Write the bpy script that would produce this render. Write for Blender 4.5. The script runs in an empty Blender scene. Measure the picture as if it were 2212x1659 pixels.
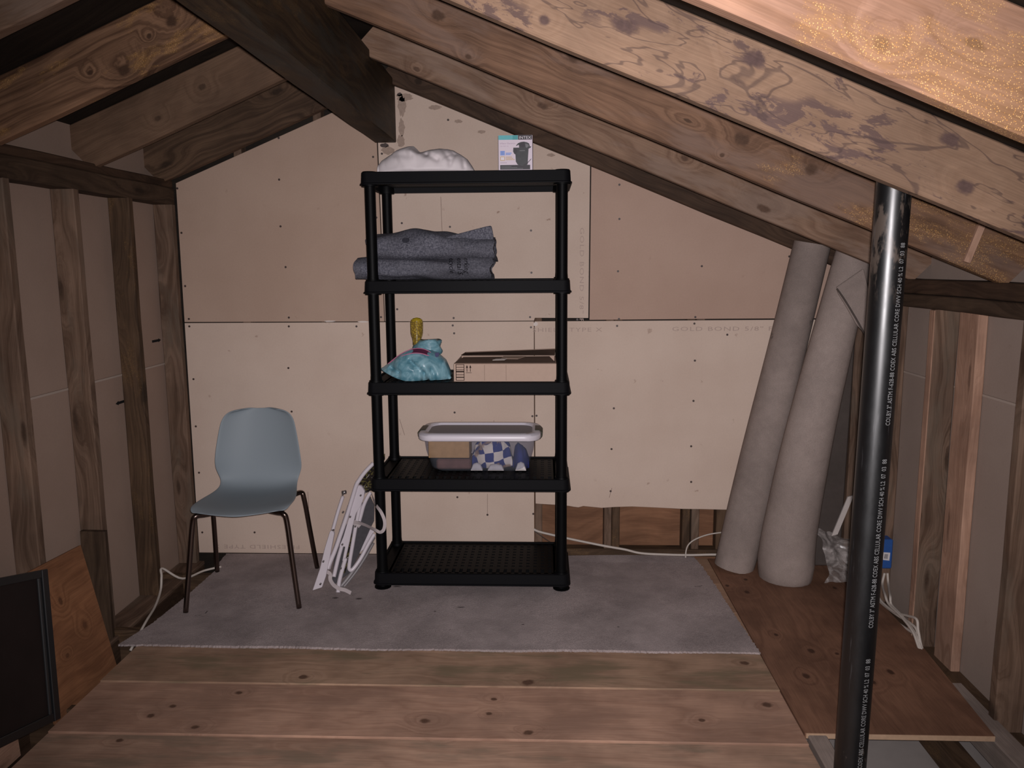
import bpy, bmesh, math, random
import numpy as np
from mathutils import Vector, Matrix, noise as mnoise
random.seed(7)
S = bpy.context.scene
COL = S.collection
PI = math.pi

# ------------------------------------------------------------------ camera
W, HH, F = 2212, 1659, 1715.0
CX, CY = 1106.0, 829.5
CAM = Vector((0.0, 0.0, 1.5))
def _axes():
    d = Vector(((1175-CX)/F, -(570-CY)/F, -1.0)).normalized()
    u = -Vector(((1188-CX)/F, -(12400-CY)/F, -1.0)).normalized()
    u = (u - d*u.dot(d)).normalized()
    return d.cross(u), d, u
_ax = _axes()
ROT = Matrix([_ax[0], _ax[1], _ax[2]])
cam_data = bpy.data.cameras.new('camera'); cam = bpy.data.objects.new('camera', cam_data)
COL.objects.link(cam)
cam_data.sensor_width = 36.0; cam_data.lens = F/W*36.0; cam_data.clip_start = 0.02
cam.matrix_world = Matrix.Translation(CAM) @ ROT.to_4x4()
S.camera = cam
# ------------------------------------------------------------------ world, lights, exposure
wd = bpy.data.worlds.new('World'); S.world = wd; wd.use_nodes = True
wd.node_tree.nodes['Background'].inputs[0].default_value = (1.0, 0.92, 0.86, 1)
wd.node_tree.nodes['Background'].inputs[1].default_value = 0.03
ld = bpy.data.lights.new('camera_flash', 'SPOT'); flash = bpy.data.objects.new('camera_flash', ld)
COL.objects.link(flash)
ld.energy = 350.0; ld.color = (1.0, 0.945, 0.965); ld.spot_size = math.radians(98); ld.spot_blend = 1.0
ld.shadow_soft_size = 0.012
_fdir = ROT @ Vector((0.03, -0.02, -1.0))
flash.matrix_world = Matrix.Translation(CAM + Vector((0.012, 0.0, 0.02))) @ _fdir.to_track_quat('-Z', 'Y').to_matrix().to_4x4()
S.view_settings.view_transform = 'Standard'; S.view_settings.look = 'None'
S.view_settings.exposure = 0.0; S.view_settings.gamma = 1.0; S.view_settings.use_curve_mapping = False

# ------------------------------------------------------------------ measuring helpers (photo point -> point on a known plane of the room)
def ray(px, py): return ROT @ Vector(((px-CX)/F, -(py-CY)/F, -1.0))
def at_y(px, py, y):
    r = ray(px, py); return CAM + r*(y/r.y)
def at_x(px, py, x):
    r = ray(px, py); return CAM + r*(x/r.x)
def at_z(px, py, z=0.0):
    r = ray(px, py); return CAM + r*((z-CAM.z)/r.z)
def at_lean(px, py, y0, k):          # plane y = y0 + k z
    r = ray(px, py); t = (y0 + k*CAM.z)/(r.y - k*r.z); return CAM + r*t

# ------------------------------------------------------------------ object helpers
def tag(o, label=None, cat=None, group=None, kind=None):
    if label: o['label'] = label
    if cat: o['category'] = cat
    if group: o['group'] = group
    if kind: o['kind'] = kind
    return o
def empty(name, loc=(0, 0, 0)):
    o = bpy.data.objects.new(name, None); COL.objects.link(o); o.location = loc
    o.empty_display_size = 0.1
    return o
def wloc(o):
    v = Vector((0, 0, 0))
    while o is not None:
        v += o.location; o = o.parent
    return v
def link(name, me, parent=None, loc=None, rot=None):
    o = bpy.data.objects.new(name, me); COL.objects.link(o)
    if parent is not None: o.parent = parent
    if loc is not None: o.location = Vector(loc) - (wloc(parent) if parent else Vector())
    if rot is not None: o.rotation_euler = rot
    return o
class MB:
    def __init__(s): s.v = []; s.f = []
    def add(s, vs, fs):
        b = len(s.v); s.v += [Vector(q) for q in vs]; s.f += [tuple(i+b for i in q) for q in fs]; return s
    def box(s, a, b, bev=0.0):
        x0, y0, z0 = a; x1, y1, z1 = b
        return s.prism([(x0, y0), (x1, y0), (x1, y1), (x0, y1)], z0, z1, 'z')
    def prism(s, pts, a, b, axis='z'):
        n = len(pts)
        def P(p, c):
            return (p[0], p[1], c) if axis == 'z' else ((p[0], c, p[1]) if axis == 'y' else (c, p[0], p[1]))
        vs = [P(p, a) for p in pts] + [P(p, b) for p in pts]
        fs = [tuple(range(n)), tuple(range(2*n-1, n-1, -1))] + [(i, i+n, (i+1) % n+n, (i+1) % n) for i in range(n)]
        return s.add(vs, fs)
    def tube(s, pts, r, seg=8, cap=True, closed=False):
        pts = [Vector(p) for p in pts]; n = len(pts)
        rr = r if hasattr(r, '__len__') else [r]*n
        vs = []; up = None
        for i, p in enumerate(pts):
            if closed: t = pts[(i+1) % n]-pts[i-1]
            else: t = pts[min(i+1, n-1)]-pts[max(i-1, 0)]
            if t.length < 1e-9: t = Vector((0, 0, 1))
            t.normalize()
            if up is None:
                up = Vector((0, 0, 1)) if abs(t.z) < .9 else Vector((1, 0, 0))
            u = (up - t*up.dot(t)); u.normalize(); w = t.cross(u); up = u
            for k in range(seg):
                a = 2*PI*k/seg; vs.append(p + (u*math.cos(a)+w*math.sin(a))*rr[i])
        fs = []
        for i in range(n if closed else n-1):
            j = (i+1) % n
            for k in range(seg):
                k2 = (k+1) % seg; fs.append((i*seg+k, i*seg+k2, j*seg+k2, j*seg+k))
        if cap and not closed:
            fs.append(tuple(range(seg-1, -1, -1))); fs.append(tuple((n-1)*seg+k for k in range(seg)))
        return s.add(vs, fs)
    def grid(s, rows, close_u=False):
        n = len(rows); m = len(rows[0]); vs = [q for r in rows for q in r]
        fs = [(i*m+j, i*m+(j+1) % m, (i+1)*m+(j+1) % m, (i+1)*m+j) for i in range(n-1) for j in range(m if close_u else m-1)]
        return s.add(vs, fs)
    def mesh(s, name, mat, off=(0, 0, 0), smooth=False, bevel=0.0):
        me = bpy.data.meshes.new(name); o = Vector(off)
        me.from_pydata([tuple(q-o) for q in s.v], [], s.f)
        bm = bmesh.new(); bm.from_mesh(me); bmesh.ops.recalc_face_normals(bm, faces=bm.faces[:])
        if bevel: bmesh.ops.bevel(bm, geom=[e for e in bm.edges if e.calc_face_angle(0) > .5], offset=bevel, segments=1, affect='EDGES')
        bm.to_mesh(me); bm.free()
        if mat: me.materials.append(mat)
        if smooth: me.polygons.foreach_set('use_smooth', [True]*len(me.polygons))
        return me
    def build(s, name, mat, parent=None, smooth=False, bevel=0.0, loc=None, angle=None):
        base = wloc(parent) if parent else (Vector(loc) if loc is not None else Vector())
        me = s.mesh(name, mat, base, smooth or angle is not None, bevel)
        o = bpy.data.objects.new(name, me); COL.objects.link(o)
        if parent: o.parent = parent
        else: o.location = base
        if angle is not None:
            try: me.set_sharp_from_angle(angle=math.radians(angle))
            except Exception: pass
        return o
def smooth_path(pts, n=8, closed=False):
    P = [Vector(p) for p in pts]; out = []; m = len(P)
    rng = range(m if closed else m-1)
    for i in rng:
        if closed: p0, p1, p2, p3 = P[i-1], P[i], P[(i+1) % m], P[(i+2) % m]
        else: p0, p1, p2, p3 = P[max(i-1, 0)], P[i], P[i+1], P[min(i+2, m-1)]
        for k in range(n):
            t = k/n
            out.append(0.5*((2*p1)+(-p0+p2)*t+(2*p0-5*p1+4*p2-p3)*t*t+(-p0+3*p1-3*p2+p3)*t**3))
    if not closed: out.append(P[-1])
    return out
def interp(xs, ys, x): return float(np.interp(x, xs, ys))
def text_mesh(body, size, align='LEFT', shear=0.0, spacing=1.0, extr=0.0004, ls=1.0):
    cu = bpy.data.curves.new('t', 'FONT'); cu.body = body; cu.size = size; cu.align_x = align
    cu.shear = shear; cu.space_character = spacing; cu.extrude = extr; cu.resolution_u = 2; cu.space_line = ls
    o = bpy.data.objects.new('t', cu); COL.objects.link(o); bpy.context.view_layer.update()
    me = bpy.data.meshes.new_from_object(o.evaluated_get(bpy.context.evaluated_depsgraph_get()))
    bpy.data.objects.remove(o); bpy.data.curves.remove(cu)
    return me

# ------------------------------------------------------------------ materials
class NT:
    def __init__(s, name):
        s.m = bpy.data.materials.new(name); s.m.use_nodes = True; s.t = s.m.node_tree
        s.b = s.t.nodes['Principled BSDF']
    def n(s, typ, **kw):
        nd = s.t.nodes.new(typ)
        for k, v in kw.items():
            if k.startswith('i_'):
                key = k[2:]; key = int(key) if key.isdigit() else key.replace('_', ' ')
                s.put(nd.inputs[key], v)
            else: setattr(nd, k, v)
        return nd
    def put(s, sock, v):
        if isinstance(v, bpy.types.NodeSocket): s.t.links.new(v, sock)
        elif hasattr(v, '__len__') and len(v) == 3 and sock.type == 'RGBA': sock.default_value = (*v, 1)
        else: sock.default_value = v
    def math(s, op, a, b=0.0, c=0.0, clamp=False):
        nd = s.n('ShaderNodeMath', operation=op, use_clamp=clamp)
        s.put(nd.inputs[0], a); s.put(nd.inputs[1], b); s.put(nd.inputs[2], c); return nd.outputs[0]
    def vmath(s, op, a, b=(0, 0, 0)):
        nd = s.n('ShaderNodeVectorMath', operation=op); s.put(nd.inputs[0], a); s.put(nd.inputs[1], b)
        return nd.outputs['Value'] if op in ('LENGTH', 'DISTANCE') else nd.outputs[0]
    def noise(s, vec, scale=1.0, detail=3.0, rough=.5, dist=0.0):
        return s.n('ShaderNodeTexNoise', i_Vector=vec, i_Scale=scale, i_Detail=detail, i_Roughness=rough, i_Distortion=dist).outputs[0]
    def ramp(s, fac, a, b, lo=0.0, hi=1.0):
        nd = s.n('ShaderNodeMapRange', interpolation_type='SMOOTHSTEP')
        s.put(nd.inputs[0], fac); s.put(nd.inputs[1], a); s.put(nd.inputs[2], b); s.put(nd.inputs[3], lo); s.put(nd.inputs[4], hi)
        return nd.outputs[0]
    def mix(s, fac, a, b, mode='MIX'):
        nd = s.n('ShaderNodeMix', data_type='RGBA', blend_type=mode); s.put(nd.inputs[0], fac); s.put(nd.inputs[6], a); s.put(nd.inputs[7], b)
        return nd.outputs[2]
    def obj(s): return s.n('ShaderNodeTexCoord').outputs['Object']
    def bump(s, h, strength=.3, dist=.01):
        nd = s.n('ShaderNodeBump'); nd.inputs['Strength'].default_value = strength; nd.inputs['Distance'].default_value = dist
        s.put(nd.inputs['Height'], h); s.t.links.new(nd.outputs[0], s.b.inputs['Normal'])
    def col(s, c): s.put(s.b.inputs['Base Color'], c)
    def rough(s, r, spec=.3, metal=0.0):
        s.put(s.b.inputs['Roughness'], r); s.put(s.b.inputs['Specular IOR Level'], spec); s.put(s.b.inputs['Metallic'], metal)
def flat(name, c, r=.6, spec=.3, metal=0.0, mott=0.0, scale=30, bump=0.0):
    t = NT(name); t.rough(r, spec, metal)
    if mott or bump:
        nz = t.noise(t.obj(), scale, 4)
        t.col(t.mix(nz, tuple(q*(1-mott) for q in c), tuple(q*(1+mott) for q in c)))
        if bump: t.bump(nz, bump, .004)
    else: t.col(c)
    return t.m
def wood(name, light, dark, freq=45, contrast=.8, knots=(), auto=True, kdens=(2.0, 5.0), fleck=0.0, fmask=.52, fgrad=(0.0, 0.0), fscale=260.0, fbg=.04, stain=None, grey=None, rough=.75, spec=.25, warp=.9, klo=.03, khi=.17, kcol=None, bump=.25, lowf=(1.1, 3.0)):
    """sawn wood: local X runs with the grain, local Y across the face"""
    t = NT(name); t.rough(rough, spec)
    P = t.obj()
    if not knots:
        rnd = t.n('ShaderNodeObjectInfo').outputs['Random']
        off = t.n('ShaderNodeCombineXYZ', i_X=t.math('MULTIPLY', rnd, 41.0), i_Y=t.math('MULTIPLY', rnd, 17.3)).outputs[0]
        P = t.vmath('ADD', P, off)
    sp = t.n('ShaderNodeSeparateXYZ', i_0=P)
    X, Y, Z = sp.outputs
    n1 = t.noise(t.n('ShaderNodeCombineXYZ', i_X=t.math('MULTIPLY', X, lowf[0]), i_Y=t.math('MULTIPLY', Y, lowf[1]), i_Z=Z).outputs[0], 1.6, 2.0)
    kf = None; kw = None
    if auto:
        v2 = t.n('ShaderNodeCombineXYZ', i_X=t.math('MULTIPLY', X, kdens[0]), i_Y=t.math('MULTIPLY', Y, kdens[1])).outputs[0]
        d = t.n('ShaderNodeTexVoronoi', voronoi_dimensions='2D', i_Vector=v2, i_Scale=1.0).outputs['Distance']
        d = t.math('ADD', d, t.math('MULTIPLY', t.math('SUBTRACT', t.noise(P, 40, 2), .5), .06))
        kf = t.ramp(d, klo, khi*.6, 1.0, 0.0); kw = t.ramp(d, 0.0, khi*2.3, 1.0, 0.0)
    if knots: kn_noise = t.math('MULTIPLY', t.math('SUBTRACT', t.noise(P, 55, 2), .5), .7)
    for (kx, ky, rx, ry) in knots:
        q = t.vmath('MULTIPLY', t.vmath('SUBTRACT', P, (kx, ky, 0)), (1/rx, 1/ry, 0.0))
        d = t.vmath('LENGTH', q)
        d = t.math('ADD', d, kn_noise)
        a = t.ramp(d, .45, 1.0, 1.0, 0.0); b = t.ramp(d, 0.0, 4.5, 1.0, 0.0)
        kf = a if kf is None else t.math('MAXIMUM', kf, a); kw = b if kw is None else t.math('MAXIMUM', kw, b)
    g = t.math('MULTIPLY', t.math('ADD', Y, t.math('MULTIPLY', Z, .6)), freq)
    g = t.math('ADD', g, t.math('MULTIPLY', n1, warp*9.0))
    if kw is not None: g = t.math('ADD', g, t.math('MULTIPLY', kw, 3.2))
    st = t.noise(t.n('ShaderNodeCombineXYZ', i_X=t.math('MULTIPLY', X, 1.3), i_Y=g).outputs[0], 1.0, 4.0, .6)
    fac = t.ramp(st, .36, .66)
    fine = t.noise(t.vmath('MULTIPLY', P, (9, 260, 260)), 1.0, 2.0)
    c = t.mix(t.math('MULTIPLY', fac, contrast), light, dark)
    c = t.mix(.55, c, t.mix(t.ramp(fine, .25, .75), tuple(q*.55 for q in light), tuple(min(q*1.4, 1) for q in light)), 'OVERLAY') if False else t.mix(1.0, c, t.mix(fine, (.72, .72, .72), (1.25, 1.25, 1.25)), 'MULTIPLY')
    blot = t.noise(P, 3.2, 4.0, .6)
    c = t.mix(1.0, c, t.mix(t.ramp(blot, .3, .72), (1.12, 1.1, 1.06), (.72, .70, .68)), 'MULTIPLY')
    if grey:
        gm = t.ramp(t.noise(t.vmath('MULTIPLY', P, (1.2, 5, 5)), 2.2, 4.0, .6), .48, .66)
        c = t.mix(t.math('MULTIPLY', gm, grey[1]), c, grey[0])
    if stain:
        sv = t.vmath('MULTIPLY', P, (1.0, 2.6, 2.6))
        s1 = t.ramp(t.noise(sv, stain[2], 7.0, .68, .5), stain[3], stain[3]+.05)
        s2 = t.ramp(t.noise(sv, stain[2]*.45, 2.0), .42, .56)
        c = t.mix(t.math('MULTIPLY', t.math('MULTIPLY', s1, s2), stain[1]), c, stain[0])
        ln = t.math('ABSOLUTE', t.math('SUBTRACT', t.noise(t.vmath('MULTIPLY', P, (1, 3.4, 3)), 2.6, 3.0, .6, .8), .5))
        c = t.mix(t.ramp(ln, .004, .016, .55, 0.0), c, tuple(q*.6 for q in stain[0]))
    if kf is not None:
        kc = kcol or tuple(q*.42 for q in dark)
        c = t.mix(t.math('MULTIPLY', kf, .92), c, t.mix(t.noise(P, 90, 2), kc, tuple(q*2.1 for q in kc)))
    if fleck:
        vo = t.n('ShaderNodeTexVoronoi', i_Vector=t.vmath('MULTIPLY', P, (1, 1, 1)), i_Scale=fscale)
        rs = t.n('ShaderNodeSeparateColor', i_0=vo.outputs['Color']).outputs[0]
        sp1 = t.math('MULTIPLY', t.ramp(vo.outputs['Distance'], .22, .42, 1.0, 0.0), t.ramp(rs, .45, .5))
        mk = t.noise(t.vmath('MULTIPLY', P, (1, 2.6, 2.6)), 4.0, 5.0, .65)
        if fgrad[0]: mk = t.math('ADD', mk, t.math('MULTIPLY', t.math('SUBTRACT', X, fgrad[1]), fgrad[0]))
        mk = t.ramp(mk, fmask, fmask+.10)
        c = t.mix(t.math('MULTIPLY', mk, fbg), c, (.42, .215, .06))
        c = t.mix(t.math('MULTIPLY', t.math('MULTIPLY', sp1, mk), fleck), c, t.mix(t.n('ShaderNodeSeparateColor', i_0=vo.outputs['Color']).outputs[1], (.75, .34, .07), (.95, .62, .26)))
    t.col(c)
    t.bump(fine, bump*.8, .003)
    return t.m
def drywall(name, c, stain=.12, tint=(.8, .62, .55)):
    t = NT(name); t.rough(.9, .12); P = t.obj()
    a = t.noise(P, 2.2, 4.0, .55); f = t.noise(P, 130, 3.0, .6); s = t.noise(P, 16, 5.0, .62)
    k = t.mix(t.ramp(a, .3, .7), tuple(q*1.04 for q in c), tuple(q*v for q, v in zip(c, (.95, .93, .92))))
    k = t.mix(1.0, k, t.mix(f, (.93, .93, .93), (1.06, 1.06, 1.06)), 'MULTIPLY')
    k = t.mix(t.math('MULTIPLY', t.ramp(s, .66, .72), stain*3), k, tuple(q*.55*v for q, v in zip(c, tint)))
    t.col(k); t.bump(f, .12, .002)
    return t.m
YB = 3.937                    # face of the gable drywall
XR, ZR, SL = -.7355, 2.353, .412   # roof: apex and slope of the rafter undersides
VT, TH = .202, .040           # rafter height (plumb) and thickness
def under(x): return ZR - SL*abs(x-XR)
def raf_axis(y, side):
    xi, xo = (-.708, 1.60) if side > 0 else (-.819, -1.913)
    a, b = [Vector((x, y+TH/2, under(x)+VT/2)) for x in ((xi, xo) if side > 0 else (xo, xi))]
    return a, b
def rk(y, side, *ks):         # knots measured on the face of the rafter standing at depth y
    a, b = raf_axis(y, side); ex = (b-a).normalized(); ey = Vector((-ex.z, 0, ex.x)); c = (a+b)/2; out = []
    for px, py, rx, ry in ks:
        p = at_y(px, py, y)-c; out.append((p.dot(ex), p.dot(ey), rx, ry))
    return tuple(out)
M = {}
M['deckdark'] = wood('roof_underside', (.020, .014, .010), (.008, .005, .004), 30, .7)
M['raf_orange'] = wood('rafter_orange', (.375, .215, .148), (.25, .132, .080), 40, .85, knots=rk(1.44, 1, (1905, 95, .022, .016), (2105, 95, .026, .012)), auto=False, fleck=.7, fmask=.60, fgrad=(.30, -.15), fscale=330.0, fbg=.22, warp=.35)
M['raf_stain'] = wood('rafter_stained', (.255, .162, .11), (.20, .12, .078), 18, .5, knots=rk(2.07, 1, (1175, 44, .018, .015), (1630, 126, .036, .026), (2053, 301, .034, .022), (1349, 55, .045, .024), (2085, 405, .03, .022)), auto=False, stain=((.085, .052, .050), .8, 8.0, .545), warp=.7, kcol=(.055, .033, .030))
M['raf_knot'] = wood('rafter_knotty', (.185, .103, .064), (.095, .049, .029), 44, .85, knots=rk(2.71, 1, (946, 34, .030, .022), (1237, 124, .030, .020), (1011, 123, .015, .011), (1602, 301, .032, .026), (1753, 366, .026, .022), (1560, 335, .010, .009), (1486, 261, .022, .007)), auto=False, fleck=.45, fmask=.56, fgrad=(.30, .55), fbg=.1, grey=((.19, .125, .098), .5))
M['raf_pale'] = wood('rafter_pale', (.235, .148, .102), (.135, .074, .047), 36, .8, knots=rk(3.38, 1, (1172, 229, .030, .016), (1479, 342, .022, .014), (1650, 451, .04, .018), (900, 150, .02, .012)), auto=False, grey=((.27, .19, .148), .5))
M['raf_dark'] = wood('rafter_dark', (.075, .043, .027), (.036, .019, .011), 55, .85, knots=rk(3.88, 1, (904, 176, .024, .020)), auto=True, kdens=(.8, 4))
M['rafl_grain'] = wood('rafter_coarse', (.215, .118, .070), (.075, .036, .020), 46, .95, knots=rk(2.652, -1, (372, 46, .028, .022), (268, 152, .028, .022), (195, 157, .014, .011), (322, 78, .012, .010)), auto=False, fleck=.4, fmask=.55, fbg=.22, fscale=330.0, warp=.45)
M['rafl_plain'] = wood('rafter_plain', (.150, .090, .058), (.098, .055, .034), 22, .6, knots=rk(3.255, -1, (436, 188, .020, .016), (341, 256, .018, .014)), auto=False)
M['rafl_dark'] = wood('rafter_brown', (.115, .068, .042), (.050, .028, .017), 42, .9)
M['beam'] = wood('ridge_beam_wood', (.050, .030, .015), (.020, .011, .006), 60, .9, auto=False, fleck=.08, fmask=.52, grey=((.036, .032, .026), .7), rough=.6)
M['stud'] = wood('stud_wood', (.180, .116, .083), (.083, .048, .031), 40, .85, auto=True, kdens=(1.6, 7), grey=((.14, .107, .080), .5))
M['stud_dark'] = wood('stud_wood_dark', (.10, .060, .036), (.045, .026, .015), 45, .85, auto=True, kdens=(1.4, 7), fleck=.12)
M['stud_pink'] = wood('stud_wood_fresh', (.42, .26, .19), (.28, .16, .11), 36, .7, auto=True, kdens=(1.2, 8))
M['plate'] = wood('plate_wood', (.080, .050, .032), (.036, .021, .013), 40, .85, auto=True, kdens=(1.2, 6))
M['sheath'] = drywall('side_sheathing', (.34, .245, .195), .05)
M['red_osb'] = wood('cavity_sheathing', (.25, .125, .07), (.14, .065, .035), 30, .7, auto=False, bump=.1)
M['dry_light'] = drywall('drywall_light', (.60, .475, .395), .16)
M['dry_mid'] = drywall('drywall_center', (.57, .45, .375), .22)
M['dry_brown'] = drywall('drywall_brown', (.45, .325, .255), .06)
M['dry_rose'] = drywall('drywall_rose', (.45, .315, .25), .04)
M['ceil_below'] = flat('ceiling_below', (.34, .30, .28), .9, .1, mott=.12, scale=12)
M['screw'] = flat('screw_head', (.055, .035, .03), .5, .4)
M['ink'] = flat('board_ink', (.43, .33, .285), .9, .1)
M['paper'] = flat('torn_paper', (.68, .60, .55), .9, .1, mott=.1)
M['gapbrown'] = flat('gap_brown', (.05, .03, .022), .9, .1)  # dark brown standing for the shade down in the left floor gap

# ------------------------------------------------------------------ lumber
_cache = {}
def lumber(name, p0, p1, w, h, wdir, mat, parent, cut0=0.0, cut1=0.0):
    """board from p0 to p1 (axis through the section centre); w = across the face (local Y, along wdir), h = thickness"""
    p0, p1 = Vector(p0), Vector(p1); L = (p1-p0).length
    key = (round(L, 3), round(w, 4), round(h, 4), mat.name, cut0, cut1)
    if key not in _cache:
        n = max(2, int(L/.25)); rows = []; c = min(.004, h*.12)
        for i in range(n+1):
            u = -L/2+L*i/n; j = 0.0015*math.sin(i*2.1+L*7)
            sec = [(-w/2+c, -h/2), (w/2-c, -h/2), (w/2, -h/2+c), (w/2, h/2-c), (w/2-c, h/2), (-w/2+c, h/2), (-w/2, h/2-c), (-w/2, -h/2+c)]
            row = []
            for (y, z) in sec:
                uu = u
                if i == 0: uu = u+cut0*y
                if i == n: uu = u+cut1*y
                row.append(Vector((uu, y+j, z)))
            rows.append(row)
        mb = MB(); mb.grid(rows, True); k = len(mb.v); mb.f.append(tuple(range(7, -1, -1))); mb.f.append(tuple(range(k-8, k)))
        _cache[key] = mb.mesh(name, mat)
    ex = (p1-p0).normalized(); ey = Vector(wdir); ey = (ey-ex*ey.dot(ex)).normalized(); ez = ex.cross(ey)
    o = bpy.data.objects.new(name, _cache[key]); COL.objects.link(o); o.parent = parent
    m = Matrix((ex, ey, ez)).transposed().to_4x4(); m.translation = (p0+p1)/2 - wloc(parent)
    o.matrix_local = m
    return o
def panel(name, a, b, mat, parent, grain='x', bevel=.0015):
    """box between corners a and b, origin at its centre, local X = grain"""
    a, b = Vector(a), Vector(b); c = (a+b)/2; d = (b-a)/2
    mb = MB()
    if grain == 'x': mb.box(-d, d); rot = (0, 0, 0)
    else: mb.box((-d.y, -d.x, -d.z), (d.y, d.x, d.z)); rot = (0, 0, PI/2)
    me = mb.mesh(name, mat, bevel=bevel)
    return link(name, me, parent, c, rot)


# ================================================================== FLOOR
floor = empty('floor'); tag(floor, 'attic floor of wide plywood strips with a dark sheet along the right', None, None, 'structure')
def floor_wood(name, light, dark, knots, **k): return wood(name, light, dark, 14, .62, knots=knots, auto=False, rough=.7, warp=1.1, lowf=(.9, 4.0), bump=.15, kcol=(.055, .028, .018), **k)
FX0, FX1 = -1.63, .835
fcx = (FX0+FX1)/2
def kn(px, py, r, cyc, sx=1.0):
    q = at_z(px, py); return (q.x-fcx, q.y-cyc, r*1.15*sx, r*.95)
M['fl1'] = floor_wood('floor_strip_far', (.36, .235, .165), (.24, .148, .098), (kn(653, 1466, .02, 2.80), kn(1140, 1478, .026, 2.80), kn(1610, 1436, .02, 2.80)), grey=((.17, .13, .08), .75))
M['fl2'] = floor_wood('floor_strip_middle', (.405, .25, .182), (.28, .158, .112), tuple(kn(a, b, r, 2.497) for a, b, r in ((515, 1494, .014), (372, 1523, .015), (325, 1544, .016), (420, 1568, .016), (1066, 1508, .013), (1056, 1539, .013), (918, 1555, .020), (1140, 1580, .018), (1657, 1520, .022), (1516, 1553, .014))), grey=((.26, .155, .112), .5))
M['fl3'] = floor_wood('floor_strip_near', (.39, .25, .182), (.27, .158, .112), (kn(255, 1595, .014, 2.18), kn(955, 1584, .014, 2.18)), grey=((.19, .14, .10), .7))
M['fl4'] = floor_wood('floor_strip_plain', (.35, .22, .15), (.24, .14, .09), ((.2, .02, .02, .015),))
yy = [3.935, 3.60, 3.285, 2.97, 2.655, 2.342, 2.03, 1.715, 1.40, 1.085, .77, .455, .14, -.2]
tops = [-.001, -.001, -.001, -.001, -.001, -.006, -.011, -.011]
for i in range(len(yy)-1):
    y1, y0 = yy[i], yy[i+1]
    # strip 3 runs from under the carpet edge to the first visible seam
    mt = {3: M['fl1'], 4: M['fl2'], 5: M['fl3']}.get(i, M['fl4'])
    zt = {0: 0, 1: 0, 2: 0, 3: 0, 4: -.005}.get(i, -.011)
    panel('plywood_strip', ({0: -1.63, 1: -1.625}.get(i, FX0+.002*random.random()), y0+.0006, zt-.018), (FX1, y1-.0006, zt), mt, floor)
def kr(px, py, r):      # right-hand sheet has its grain along Y
    q = at_z(px, py); return (q.y-3.165, -(q.x-1.145), r*1.5, r)
M['flr'] = wood('floor_sheet_red', (.225, .117, .075), (.13, .064, .041), 14, .6, knots=tuple(kr(a, b, r) for a, b, r in ((1571, 1265, .012), (1611, 1252, .012), (1614, 1279, .016), (1752, 1406, .016), (1741, 1460, .016), (1808, 1412, .01), (1923, 1451, .016), (1887, 1474, .014), (1803, 1270, .012), (1676, 1371, .01))), auto=False, rough=.65, warp=1.1, lowf=(.9, 4), bump=.12, kcol=(.035, .016, .010))
mbp = MB(); yc0 = 3.165; xc0 = 1.145
pp = [(.838, 2.395), (1.437, 2.395), (1.487, 2.98), (1.497, 3.50), (1.497, 3.93), (.838, 3.93)]
mbp.prism([(y-yc0, -(x-xc0)) for x, y in pp], -.009, .009)
o = link('plywood_sheet', mbp.mesh('plywood_sheet', M['flr'], bevel=.001), floor, (xc0, yc0, -.009), (0, 0, PI/2))
M['ply_edge'] = flat('plywood_cut_edge', (.44, .29, .19), .8, .2, mott=.2, scale=60)
o2 = MB().box((.842, 2.3935, -.0175), (1.436, 2.3955, -.0005)).build('plywood_sheet_edge', M['ply_edge'], floor)
panel('ceiling_board_below', (-1.2, -.3, -.226), (1.75, 4.05, -.213), M['ceil_below'], floor)
panel('gap_lining', (-2.05, -.3, -.226), (-1.202, 4.05, -.213), M['gapbrown'], floor)  # dark board that paints the left gap as shaded
# joists seen in the gaps
for yj in (3.7, 3.1, 2.5):
    lumber('floor_joist', (-1.90, yj, -.108), (-1.62, yj, -.108), .19, .038, (0, 0, 1), M['stud_dark'], floor)
M['grey_joist'] = wood('joist_grey', (.30, .245, .22), (.21, .17, .15), 30, .6, auto=False)
lumber('floor_joist', (.877, .2, -.10), (.877, 2.39, -.10), .19, .06, (0, 0, 1), M['grey_joist'], floor)
lumber('floor_joist', (1.375, .2, -.16), (1.375, 2.70, -.16), .09, .07, (0, 0, 1), M['stud_dark'], floor)
lumber('floor_joist', (1.475, .2, -.062), (1.475, 2.75, -.062), .09, .08, (0, 0, 1), M['grey_joist'], floor)

# ================================================================== GABLE WALL
wall_back = empty('wall_back'); tag(wall_back, 'gable end wall of screwed drywall boards', None, None, 'structure')
def drypoly(name, pts, mat, y=YB, th=.015):
    cx = sum(p[0] for p in pts)/len(pts); cz = sum(p[1] for p in pts)/len(pts)
    mb = MB().prism([(p[0]-cx, p[1]-cz) for p in pts], 0, th, 'y')
    return link(name, mb.mesh(name, mat, bevel=.0012), wall_back, (cx, y, cz))
rough_cut = [(-.044, .284), (.02, .280), (.08, .277), (.129, .272), (.15, .268), (.175, .265), (.20, .272), (.294, .263), (.36, .268), (.45, .271), (.577, .266), (.70, .260), (.80, .259), (.905, .257), (1.49, .255)]
P1 = drypoly('drywall_board', [(-1.818, .008), (-.052, .008), (-.050, 1.2185), (-1.812, 1.2175)], M['dry_light'])
P2 = drypoly('drywall_board', rough_cut[::-1] + [(-.047, .30), (-.046, 1.218), (1.49, 1.2215)][0:0] + [(-.0445, .30), (-.0465, 1.2185), (1.49, 1.222)], M['dry_light'])
P3 = drypoly('drywall_board', [(-1.812, 1.2225), (-.797, 1.2215), (-.807, 2.13), (-.807, under(-.807)-.01), (-1.808, under(-1.808)-.006)], M['dry_brown'])
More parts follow.
